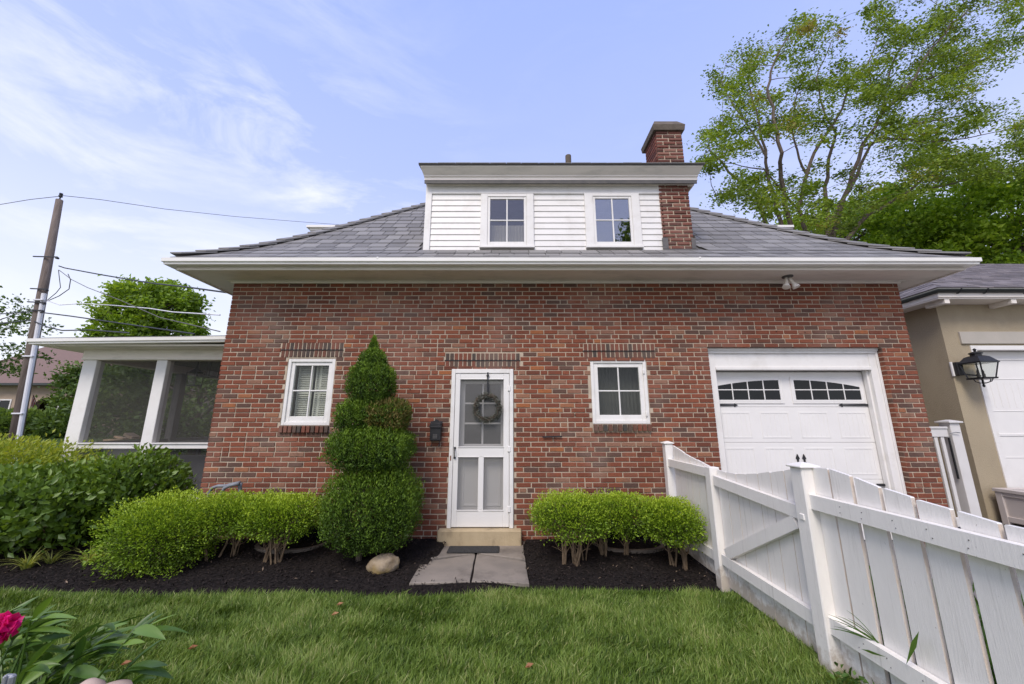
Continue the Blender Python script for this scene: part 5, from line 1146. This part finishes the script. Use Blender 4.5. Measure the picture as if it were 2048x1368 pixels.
for i in range(9):
    gb = MB(); e = wx(R.uniform(1648, 1700), R.uniform(1222, 1262), 1.90 + R.uniform(-.04, .03)); md = b0.lerp(e, .5) + Vector((0, 0, R.uniform(.02, .06))); gb.tone = R.random(); vs = []
    for k in range(6):
        t = k / 5; p = b0 * (1 - t) ** 2 + md * 2 * t * (1 - t) + e * t * t; w_ = .006 * (1 - t ** 3) + .0005; vs += [p + Vector((0, i * .004, w_ / 2)), p + Vector((0, i * .004, -w_ / 2))]
    gb.add(vs, [(2 * k, 2 * k + 1, 2 * k + 3, 2 * k + 2) for k in range(5)]); gb.build('blade', M['weed'], gt_)
for (a, b) in (((1838, 1262), (1812, 1330)), ((1722, 1298), (1772, 1314))):
    gb = MB(); p, q = wx(*a, 1.995), wx(*b, 1.985); sd_ = Vector((0, .012, .004)); gb.tone = .7; gb.add([p, p.lerp(q, .4) + sd_, q, p.lerp(q, .4) - sd_], [(0, 1, 2, 3)]); gb.build('leaf', M['weed'], gt_)
wt = wz(1712, 1392, .0); wp_ = thing('weed', (2.0, wt.y, 0), 'leafy ground weeds at the foot of the capped gate post', 'plant'); n = 260
P = np.stack([NR.normal(1.98, .05, n), NR.uniform(2.15, 2.62, n), NR.uniform(0, .13, n)], 1); leaf_obj('foliage', P, rdir(n) + np.array([[-.3, -.2, .3]]), rdir(n) * .5 + np.array([[0, 0, 1]]), NR.uniform(.03, .055, n), NR.uniform(.018, .03, n), M['weed'], wp_, NR.uniform(0, 1, n))
n = 5000; P = np.stack([NR.uniform(2.2, 3.1, n), NR.uniform(.6, 3.0, n), NR.uniform(0, .42, n)], 1); D = rdir(n) * .5 + np.array([[0, 0, 1.]]); leaf_obj('border_plants', P, D, rdir(n), NR.uniform(.08, .2, n), NR.uniform(.012, .022, n), M['weed'], None, NR.uniform(0, 1, n), kind='stuff')

# peony in the near left corner
pe = thing('peony', (-1.95, 1.75, 0), 'peony plant with long green leaves and a magenta bloom in the near left corner', 'plant')
def peony_leaf(base, d, L, W, droop, roll, tone):
    d = Vector(d).normalized(); sd = d.cross(Vector((0, 0, 1))).normalized(); up = sd.cross(d); sd = (sd * math.cos(roll) + up * math.sin(roll)).normalized(); up = sd.cross(d).normalized(); m = MB(); m.tone = tone; vs = []; n = 7
    for k in range(n + 1):
        t = k / n; c = Vector(base) + d * L * t + Vector((0, 0, -droop * L * t * t)); w = W * .5 * (math.sin(math.pi * min(1, t * .93 + .07) ** .85) ** .9) * (1 if t < .99 else .05); h = up * w * .45
        vs += [c - sd * w + h, c, c + sd * w + h]
    m.add(vs, [(3 * k + j, 3 * k + j + 1, 3 * k + j + 4, 3 * k + j + 3) for k in range(n) for j in (0, 1)]); me = m.mesh('leaf', M['peony'], True); return obj('leaf', me, pe)
R.seed(31); st = MB(); shoots = []
for i in range(34):
    px, py = R.uniform(-70, 270), R.uniform(1205, 1375); 
    if px > 150 and py < 1240: py += 40
    tip = wd(px, max(py, 1235) if px < 60 else py, R.uniform(1.42, 1.85)); base = Vector((-1.95 + R.uniform(-.18, .18), 1.72 + R.uniform(-.15, .15), 0)); mid_ = base.lerp(tip, .6) + Vector((0, 0, .12)); st.tube([base, mid_, tip], [.006, .005, .003], 5); shoots.append((tip, (tip - mid_).normalized()))
for tip, dd in shoots:
    for k in range(6):
        a = R.uniform(-1.3, 1.3); d = Vector((.9 + R.uniform(-.7, .4), R.uniform(-.45, .6), .40 + R.uniform(-.35, .4))); b0 = tip - dd * R.uniform(0, .12)
        peony_leaf(b0, d, R.uniform(.11, .21), R.uniform(.022, .040), R.uniform(.05, .45), R.uniform(-.9, .9), R.random())
st.build('stems', M['peony'], pe)
fc = wd(-6, 1262, 1.32); m = MB()
n = 260; d = rdir(n); d[:, 2] = d[:, 2] * .8 + .1; P = np.array(fc) + d * NR.uniform(.012, .042, n)[:, None]
leaf_obj('flower', P, d * .6 + rdir(n) * .5 + np.array([[0, 0, .3]]), rdir(n) + d * .5, NR.uniform(.018, .028, n), NR.uniform(.028, .042, n), M['petal'], pe, NR.uniform(0, 1, n))
MB().tube([(-2.0, 1.72, .2), fc - Vector((0, 0, .03))], .005).build('stem', M['stem'], pe)
q = wd(178, 1372, 1.32); m = MB(); m.lathe((q.x, q.y, q.z - .1), [(.02, 0), (.045, .03), (.05, .07), (.04, .10), (.015, .118), (.003, .12)], 18, 1.1, .9); m.build('stone_ornament', M['beige'], label='smooth beige rounded knob peeking up by the peony, left of a flatter one', cat='ornament', smooth=True)
q = wd(226, 1374, 1.32); m = MB(); m.lathe((q.x, q.y, q.z - .1), [(.03, 0), (.055, .03), (.058, .08), (.05, .098), (.02, .108), (.003, .11)], 18, 1.05, .9); m.build('stone_ornament', M['beige'], label='flatter beige rounded knob peeking up by the peony, right one', cat='ornament', smooth=True)
q = wd(18, 1362, 1.3); m = MB(); m.cbox(q.x - .02, q.x + .018, q.y - .01, q.y + .01, 0, q.z + .02, .006); m.cbox(q.x - .004, q.x + .004, q.y - .016, q.y - .009, 0, q.z + .024, .002); m.build('plant_stake', M['galv'], label='flat grey metal stake under the magenta bloom', cat='stake')

# ------------------------------------------------------------------ trees
def clump_leaves(C, rad_, per, wind, leaf, flatten=.6):
    """leaves around clump centres, swept along the wind"""
    k = len(C); n = k * per; idx = np.repeat(np.arange(k), per); q = NR.normal(size=(n, 3)) * rad_[idx][:, None] * .5; q[:, 2] *= flatten
    w = np.array(wind, float); s = NR.uniform(-.5, 1, n); P = C[idx] + q + w * (s * rad_[idx])[:, None]
    D = rdir(n) * .8 + w * 1.0; N = rdir(n) + np.array([[0, 0, .8]]); return P, D, N, idx, NR.uniform(.7, 1.4, n) * leaf
def inpoly(x, y, poly):
    c = False; j = len(poly) - 1
    for i in range(len(poly)):
        (xi, yi), (xj, yj) = poly[i], poly[j]
        if (yi > y) != (yj > y) and x < (xj - xi) * (y - yi) / (yj - yi) + xi: c = not c
        j = i
    return c
R.seed(5)
def big_tree():
    t = thing('tree', (14.6, 16, 0), 'tall many limbed tree leaning in the wind behind the roof at the right', 'tree'); Y0 = 16
    z_ = lambda L: [(1340 + a / 2.534, b / 2.534) for a, b in L]
    limbs = [z_(L) for L in ([(600, 1330), (560, 1120), (510, 940), (480, 760), (430, 560), (390, 420), (370, 300)], [(640, 1330), (600, 1110), (570, 900), (560, 780), (530, 600), (500, 450), (520, 330), (590, 200), (640, 130)],
        [(700, 1340), (690, 1180), (650, 1060), (690, 880), (760, 720), (850, 600), (900, 450), (1000, 330), (1060, 160)], [(800, 1340), (795, 1190), (790, 950), (800, 800), (840, 680), (780, 560), (740, 400), (800, 260)],
        [(810, 1340), (810, 1190), (900, 950), (980, 740), (1060, 600), (1200, 450), (1300, 290), (1430, 120), (1560, 20)], [(830, 1340), (830, 1180), (880, 1000), (950, 880), (1010, 740), (1150, 650), (1400, 600), (1650, 560)],
        [(840, 1340), (900, 1210), (1000, 1090), (1200, 980), (1400, 940), (1600, 880), (1850, 830)], [(560, 1320), (490, 1130), (430, 980), (300, 870), (215, 770), (190, 735)], [(490, 800), (400, 640), (300, 500), (260, 400), (300, 300)],
        [(1060, 600), (1100, 420), (1150, 260), (1300, 120), (1420, 40)], [(650, 1060), (560, 950), (470, 860), (360, 840), (240, 815)], [(1200, 450), (1400, 360), (1600, 300), (1690, 290)], [(980, 740), (1100, 700), (1300, 720), (1500, 700), (1750, 640)],
        [(1200, 980), (1300, 900), (1450, 820), (1700, 760)], [(690, 880), (640, 760), (620, 620), (650, 480), (700, 330)], [(430, 980), (330, 960), (270, 985), (235, 990)])]
    W_ = []; ends = []; m = MB(); base = Vector((14.4, 16, 0))
    for i, L in enumerate(limbs):
        off = R.uniform(-2.2, 2.2); pts = []
        for k, (a, b) in enumerate(L): pts.append(wp(a, b, Y0 + off * min(1, k / 3)))
        r0 = .115 if i < 8 else .06; rr = [r0 * (1 - .85 * k / (len(pts) - 1)) for k in range(len(pts))]
        if i < 8: pts = [Vector((base.x + R.uniform(-.3, .3), 16 + R.uniform(-.3, .3), 0))] + pts; rr = [.16] + rr
        fine = []
        for a, b in zip(pts, pts[1:]):
            for s in range(3): fine.append(a.lerp(b, s / 3) + Vector((R.uniform(-.08, .08), 0, R.uniform(-.05, .05))))
        fine.append(pts[-1]); fr = list(np.interp(np.linspace(0, len(pts) - 1, len(fine)), range(len(pts)), rr)); m.tube(fine, [float(q) for q in fr], 6); W_ += [p for p in fine if p.z > 8.5]; ends.append(fine[-1])
    poly = [(1390, 290), (1400, 230), (1412, 165), (1432, 120), (1470, 92), (1548, 86), (1558, 45), (1600, 35), (1640, 32), (1652, 70), (1712, 55), (1720, 20), (1775, -10), (1820, -70), (2120, -90), (2080, 20), (2010, 55), (2040, 75), (1975, 120), (2030, 150), (1960, 170), (1905, 205), (2048, 225), (2120, 300), (2100, 370), (1960, 350), (1860, 390), (1790, 400), (1780, 430), (1650, 470), (1560, 450), (1470, 430), (1400, 430), (1402, 350)]
    Cs, rs = [], []; tries = 0
    while len(Cs) < 600 and tries < 20000:
        tries += 1; px, py = R.uniform(1360, 2120), R.uniform(-90, 470)
        if not inpoly(px, py, poly): continue
        nv = noise.noise((px * .011 - py * .004, py * .022, 1.7)) + .4 * noise.noise((px * .03, py * .05, 5.1)); low = max(0, (py - 200) / 250)
        if nv < -.10 + .05 * low: continue
        if 1560 < px < 1800 and 200 < py < 440 and R.random() < .5: continue
        if py < 170 and R.random() < .35: continue
        Cs.append(wp(px, py, Y0 + R.uniform(-3, 3))); rs.append(R.uniform(.30, .72))
    for e in ends: Cs.append(e); rs.append(.6)
    order = sorted(range(len(Cs)), key=lambda i: min((p - Cs[i]).length for p in W_)); nodes = [(p, .03) for p in W_]
    for i in order:                                   # each spray grows from the nearest wood below or beside it
        c = Cs[i]; w, r = min(nodes, key=lambda q: (q[0] - c).length + max(0, q[0].z - c.z) * .8 + max(0, q[0].x - c.x) * .3)
        if (w - c).length < .05: continue
        bow = (c - w).length * .12; q1 = w.lerp(c, .35) + Vector((-.3, R.uniform(-.5, .5), .6)) * bow; q2 = w.lerp(c, .7) + Vector((-.2, R.uniform(-.4, .4), .8)) * bow; r1 = max(.010, r * .62)
        m.tube([w, q1, q2, c], [r1, r1 * .85, r1 * .6, .006], 4, False); nodes += [(q1, r1 * .85), (q2, r1 * .6)]
    C_ = np.array([tuple(c) for c in Cs]); P, D, N, idx, L = clump_leaves(C_, np.array(rs), 125, (1.05, 0, .20), .130)
    ct = NR.normal(.46, .2, len(C_)); tone = np.clip(ct[idx] + NR.normal(0, .13, len(P)), 0, 1); keep = tone < .99
    leaf_obj('crown', P, D, N, L, L * .55, M['treeleaf'], t, tone); m.build('trunk', M['bark'], t)
big_tree()
def round_tree(px, py, Y, rx_, rz_, n_cl, per, leaf, mat, label, group=None, seed=0, ry_=None, zb=None, wind=(.3, 0, .2), trunk=.2, cr=None, base_x=None):
    c = wp(px, py, Y); ry_ = ry_ or rx_; t = thing('tree', (c.x, Y, 0), label, 'tree', group); d = rdir(n_cl); k = (1 + .13 * lumps(d * 2.6, seed)) * NR.uniform(.15, 1, n_cl) ** .38
    C_ = np.array(c) + d * k[:, None] * np.array([rx_, ry_, rz_]); cr = cr or rx_ * .16; C_ = C_[C_[:, 2] > .4]
    P, D, N, idx, L = clump_leaves(C_, NR.uniform(.7, 1.3, len(C_)) * cr, per, wind, leaf, .75)
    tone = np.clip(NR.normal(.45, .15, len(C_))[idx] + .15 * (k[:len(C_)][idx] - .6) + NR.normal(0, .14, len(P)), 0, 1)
    leaf_obj('crown', P, D, N, L, L * .62, mat, t, tone); m = MB(); tb = Vector((base_x if base_x is not None else c.x, Y, 0)); th = c.z - rz_ * .6; m.tube([tb, tb.lerp(Vector((c.x, Y, th)), .6) + Vector((trunk * .3, 0, 0)), Vector((c.x, Y, c.z + rz_ * .3))], [trunk, trunk * .8, trunk * .25], 8)
    for i in range(0, len(C_), 4):
        e = Vector(C_[i]); s = Vector((c.x, Y, max(.3 * c.z, min(e.z - .3 * (e - Vector(c)).length, c.z + rz_ * .2)))); m.tube([s, s.lerp(e, .5) + Vector((0, 0, .05 * rz_)), e], [trunk * .28, trunk * .16, trunk * .05], 5, False)
    m.build('trunk', M['bark'], t); return t
round_tree(304, 652, 20, 2.45, 2.55, 230, 100, .19, M['maple'], 'rounded bright green maple rising behind the porch roof', None, 3, trunk=.28, cr=.42)
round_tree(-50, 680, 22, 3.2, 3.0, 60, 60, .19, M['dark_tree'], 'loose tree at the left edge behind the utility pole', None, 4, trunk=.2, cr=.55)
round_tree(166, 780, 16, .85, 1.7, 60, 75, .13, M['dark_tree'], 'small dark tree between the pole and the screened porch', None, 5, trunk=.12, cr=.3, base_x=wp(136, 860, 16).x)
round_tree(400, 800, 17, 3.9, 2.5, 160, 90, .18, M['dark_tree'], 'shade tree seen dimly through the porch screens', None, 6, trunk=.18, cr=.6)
TG = 'bright green trees beyond the neighbouring roof'
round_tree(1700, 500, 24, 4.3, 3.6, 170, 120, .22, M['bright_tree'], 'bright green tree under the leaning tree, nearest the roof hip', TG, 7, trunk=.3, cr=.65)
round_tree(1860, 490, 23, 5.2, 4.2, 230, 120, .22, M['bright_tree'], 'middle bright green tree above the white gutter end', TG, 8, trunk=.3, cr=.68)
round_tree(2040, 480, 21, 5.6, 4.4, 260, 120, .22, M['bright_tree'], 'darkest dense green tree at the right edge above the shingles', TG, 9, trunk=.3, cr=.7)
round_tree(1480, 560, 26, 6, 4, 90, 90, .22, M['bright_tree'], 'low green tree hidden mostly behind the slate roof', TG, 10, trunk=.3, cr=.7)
# a tree on the viewer's side of the street, mirrored in the upper window
c = Vector((6.9, -9, 9.6)); t = thing('tree', (c.x, c.y, 0), 'tree standing behind the viewer, mirrored in the right dormer window', 'tree'); d = rdir(70); C_ = np.array(c) + d * NR.uniform(.3, 1, 70)[:, None] * np.array([2.8, 3, 3.8])
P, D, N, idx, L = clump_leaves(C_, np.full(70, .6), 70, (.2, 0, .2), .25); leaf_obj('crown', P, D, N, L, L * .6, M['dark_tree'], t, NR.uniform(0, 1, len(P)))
m = MB(); m.tube([(6.9, -9, 0), (7.1, -9, 4), (6.9, -9, 10)], [.25, .2, .08], 8)
for i in range(0, 70, 3): e = Vector(C_[i]); m.tube([(6.9, -9, R.uniform(4, 8)), e], [.08, .02], 5, False)
m.build('trunk', M['bark'], t)

# ------------------------------------------------------------------ utility pole and wires
YU = 11.0; pb, ptp = wp(28, 893, YU), wp(119, 400, YU); dirp = (ptp - pb).normalized(); p0 = pb + dirp * (-(pb.z) / dirp.z)
up_ = thing('utility_pole', p0, 'weathered wooden utility pole leaning at the far left with white conduit', 'utility pole')
MB().tube([p0, p0.lerp(ptp, .5), ptp], [.14, .12, .085], 14).build('pole', M['pole'], up_, smooth=True)
def onpole(py): f = (py - 893) / (400 - 893); return pb.lerp(ptp, f)
c0, c1 = p0 + Vector((.2, -.08, 0)), onpole(606) + Vector((.16, -.08, 0)); m = MB(); m.tube([c0, c1], .055, 10); m.build('conduit', M['conduit'], up_)
m = MB()
for py in (835, 730, 700, 620): q = onpole(py) + Vector((.1, -.1, 0)); m.cbox(q.x - .14, q.x + .16, q.y - .07, q.y + .0, q.z - .02, q.z + .02)
m.build('strap', M['conduit'], up_)
m = MB(); m.lathe(ptp, [(.02, 0), (.02, .1), (.05, .11), (.05, .16), (.02, .17), (.045, .19), (.045, .24), (.01, .25)], 10); m.build('insulator', M['black'], up_)
m = MB()
for py, l in ((530, .45), (597, .3), (624, .3), (640, .3)): q = onpole(py); m.bar((q.x - l * .7, q.y - .14, q.z), (q.x + l, q.y - .14, q.z - .02), .03, .03); m.lathe((q.x + l, q.y - .14, q.z - .09), [(.01, 0), (.045, .01), (.045, .05), (.02, .07)], 8)
m.build('bracket', M['black'], up_)
def wire(name, pts, r, mat, label, sag=0):
    P = [wp(a, b, y) for a, b, y in pts]; m = MB(); m.tube(P, r, 5, False); return m.build(name, mat, label=label, cat='wire', group='overhead wires from the utility pole')
wire('overhead_wire', [(-260, 430, 13), (0, 409, 11.6), (60, 399, 11.2), (124, 392, YU)], .010, M['lead'], 'thin wire running left from the pole top')
wire('overhead_wire', [(124, 391, YU), (200, 399, 11.6), (330, 418, 13), (470, 433, 15), (620, 445, 17), (760, 455, 20)], .010, M['lead'], 'long thin wire from the pole top across the sky behind the roof')
wire('overhead_wire', [(118, 532, YU), (130, 536, 10.9), (200, 549, 9.8), (300, 566, 8.5), (380, 575, 7.6), (460, 586, 6.9)], .018, M['black'], 'thick service cable from the pole to the eave corner')
wire('overhead_wire', [(118, 540, YU), (143, 559, 10.6), (175, 575, 9.8), (240, 600, 9), (320, 635, 8), (440, 663, 6.4)], .010, M['lead'], 'thin twisted wire sloping from the pole down to the porch roof')
wire('overhead_wire', [(92, 600, YU), (120, 610, 10.8), (165, 607, 10.5), (230, 611, 9.5), (300, 617, 8.5), (345, 624, 8), (440, 630, 7)], .013, M['conduit'], 'pale grey cable crossing in front of the round maple')
wire('overhead_wire', [(-200, 650, 14), (0, 628, 11.8), (68, 623, YU), (140, 632, 10.4), (210, 642, 9.8), (300, 655, 9), (390, 668, 8)], .018, M['black'], 'upper thick black cable crossing the lower pole')
wire('overhead_wire', [(-200, 670, 14), (0, 648, 11.8), (62, 640, YU), (95, 654, 10.6), (125, 661, 10.3), (180, 660, 10), (260, 666, 9)], .018, M['black'], 'lower thick black cable dipping onto the porch roof')
wire('service_drop', [(95, 600, YU), (112, 586, YU - .1), (121, 575, YU - .1), (118, 550, YU - .1), (117, 540, YU)], .010, M['black'], 'short looped wire beside the pole, inner loop')
wire('service_drop', [(95, 602, YU), (118, 592, YU - .1), (138, 578, YU - .1), (141, 560, YU - .1), (136, 548, YU)], .012, M['black'], 'short looped wire beside the pole, outer loop')

# ------------------------------------------------------------------ house across the street
YF = 30; fh = thing('far_house', (-37, YF + 4, .5), 'tan stucco house with brown roof and arched entry across the street', 'house')
F_ = lambda px, py: wp(px, py, YF)
xa, xb = F_(-140, 830).x, F_(250, 830).x; zb0 = .5; ze = F_(60, 768).z; zr_ = wp(60, 690, YF + 4).z
ax = [F_(60, 830).x, F_(112, 830).x]; az = F_(80, 795).z; ac, ar = (ax[0] + ax[1]) / 2, (ax[1] - ax[0]) / 2
m = MB(); m.box(xa, ax[0], YF, YF + .4, zb0, ze); m.box(ax[1], xb, YF, YF + .4, zb0, ze); n = 12
for i in range(n):
    x0, x1 = ax[0] + (ax[1] - ax[0]) * i / n, ax[0] + (ax[1] - ax[0]) * (i + 1) / n
    f_ = lambda x: az - ar * .9 + ar * .9 * math.sqrt(max(0, 1 - ((x - ac) / ar) ** 2)); m.prism_y([(x0, f_(x0)), (x1, f_(x1)), (x1, ze), (x0, ze)], YF, YF + .4)
m.box(xa, xa + .3, YF + .4, YF + 9, zb0, ze); m.box(xb - .3, xb, YF + .4, YF + 9, zb0, ze); m.box(xa, xb, YF + 2.2, YF + 2.4, zb0, ze); m.build('wall', M['far_stucco'], fh)
m = MB(); m.hexa([(xa - .6, YF - .6, ze - .1), (xb + .6, YF - .6, ze - .1), (xb + .6, YF + 9.5, ze - .1), (xa - .6, YF + 9.5, ze - .1)], [(xa + 3, YF + 4, zr_), (xb - 2.5, YF + 4, zr_), (xb - 2.5, YF + 5, zr_), (xa + 3, YF + 5, zr_)]); m.build('roof', M['far_shingle'], fh)
m = MB(); m.box(xa - .65, xb + .65, YF - .66, YF - .6, ze - .16, ze + .02); m.build('gutter', M['dkgreen'], fh)
dd = F_(95, 840).x; MB().box(dd - .7, dd + .7, YF + 2.1, YF + 2.19, zb0 + .3, zb0 + 2.6).build('front_door', M['black'], fh)
m = MB(); sx0, sx1 = F_(72, 865).x, F_(135, 865).x
for i in range(3): m.box(sx0, sx1, YF - .5 - i * .35, YF + 2 - .001 * i, zb0 - .1, zb0 + .30 - i * .12)
m.build('steps', M['concrete'], fh)
for px in (8, 128):
    a = F_(px, 815); w_ = MB(); ring(w_, a.x - .5, a.x + .5, a.z - .65, a.z + .65, .1, YF - .05, YF + .02); wn = w_.build('window', M['white'], fh); MB().box(a.x - .4, a.x + .4, YF - .02, YF - .004, a.z - .55, a.z + .55).build('pane', M['dark_glass'], wn)
q = F_(78, 806); fg = thing('flag', (q.x, YF - .3, q.z), 'striped red and white flag hanging by the arched entry across the street', 'flag')
MB().tube([(q.x, YF - .02, q.z - .3), (q.x + .5, YF - .9, q.z + .6)], .025).build('flagpole', M['pole'], fg); m = MB(); m.add([(q.x + .5, YF - .9, q.z + .6), (q.x + .12, YF - .3, q.z - .1), (q.x + .1, YF - .35, q.z - 1.2), (q.x + .42, YF - .8, q.z - 1.0)], [(0, 1, 2, 3)]); m.build('cloth', M['flag'], fg)
for px, w_, lb, sd_ in ((25, 2.6, 'clipped dark hedge left of the arched entry across the street', 41), (135, 1.4, 'round dark shrub right of the far entry steps', 42)):
    a = wp(px, 850, YF - 2); bush('far_hedge', (a.x, YF - 2, 1.35), (w_, 1.2, 1.05), 2600, .28, M['dark_tree'], lb, 'hedge', None, sd_, stems=0, pw=3, zmin=.3)
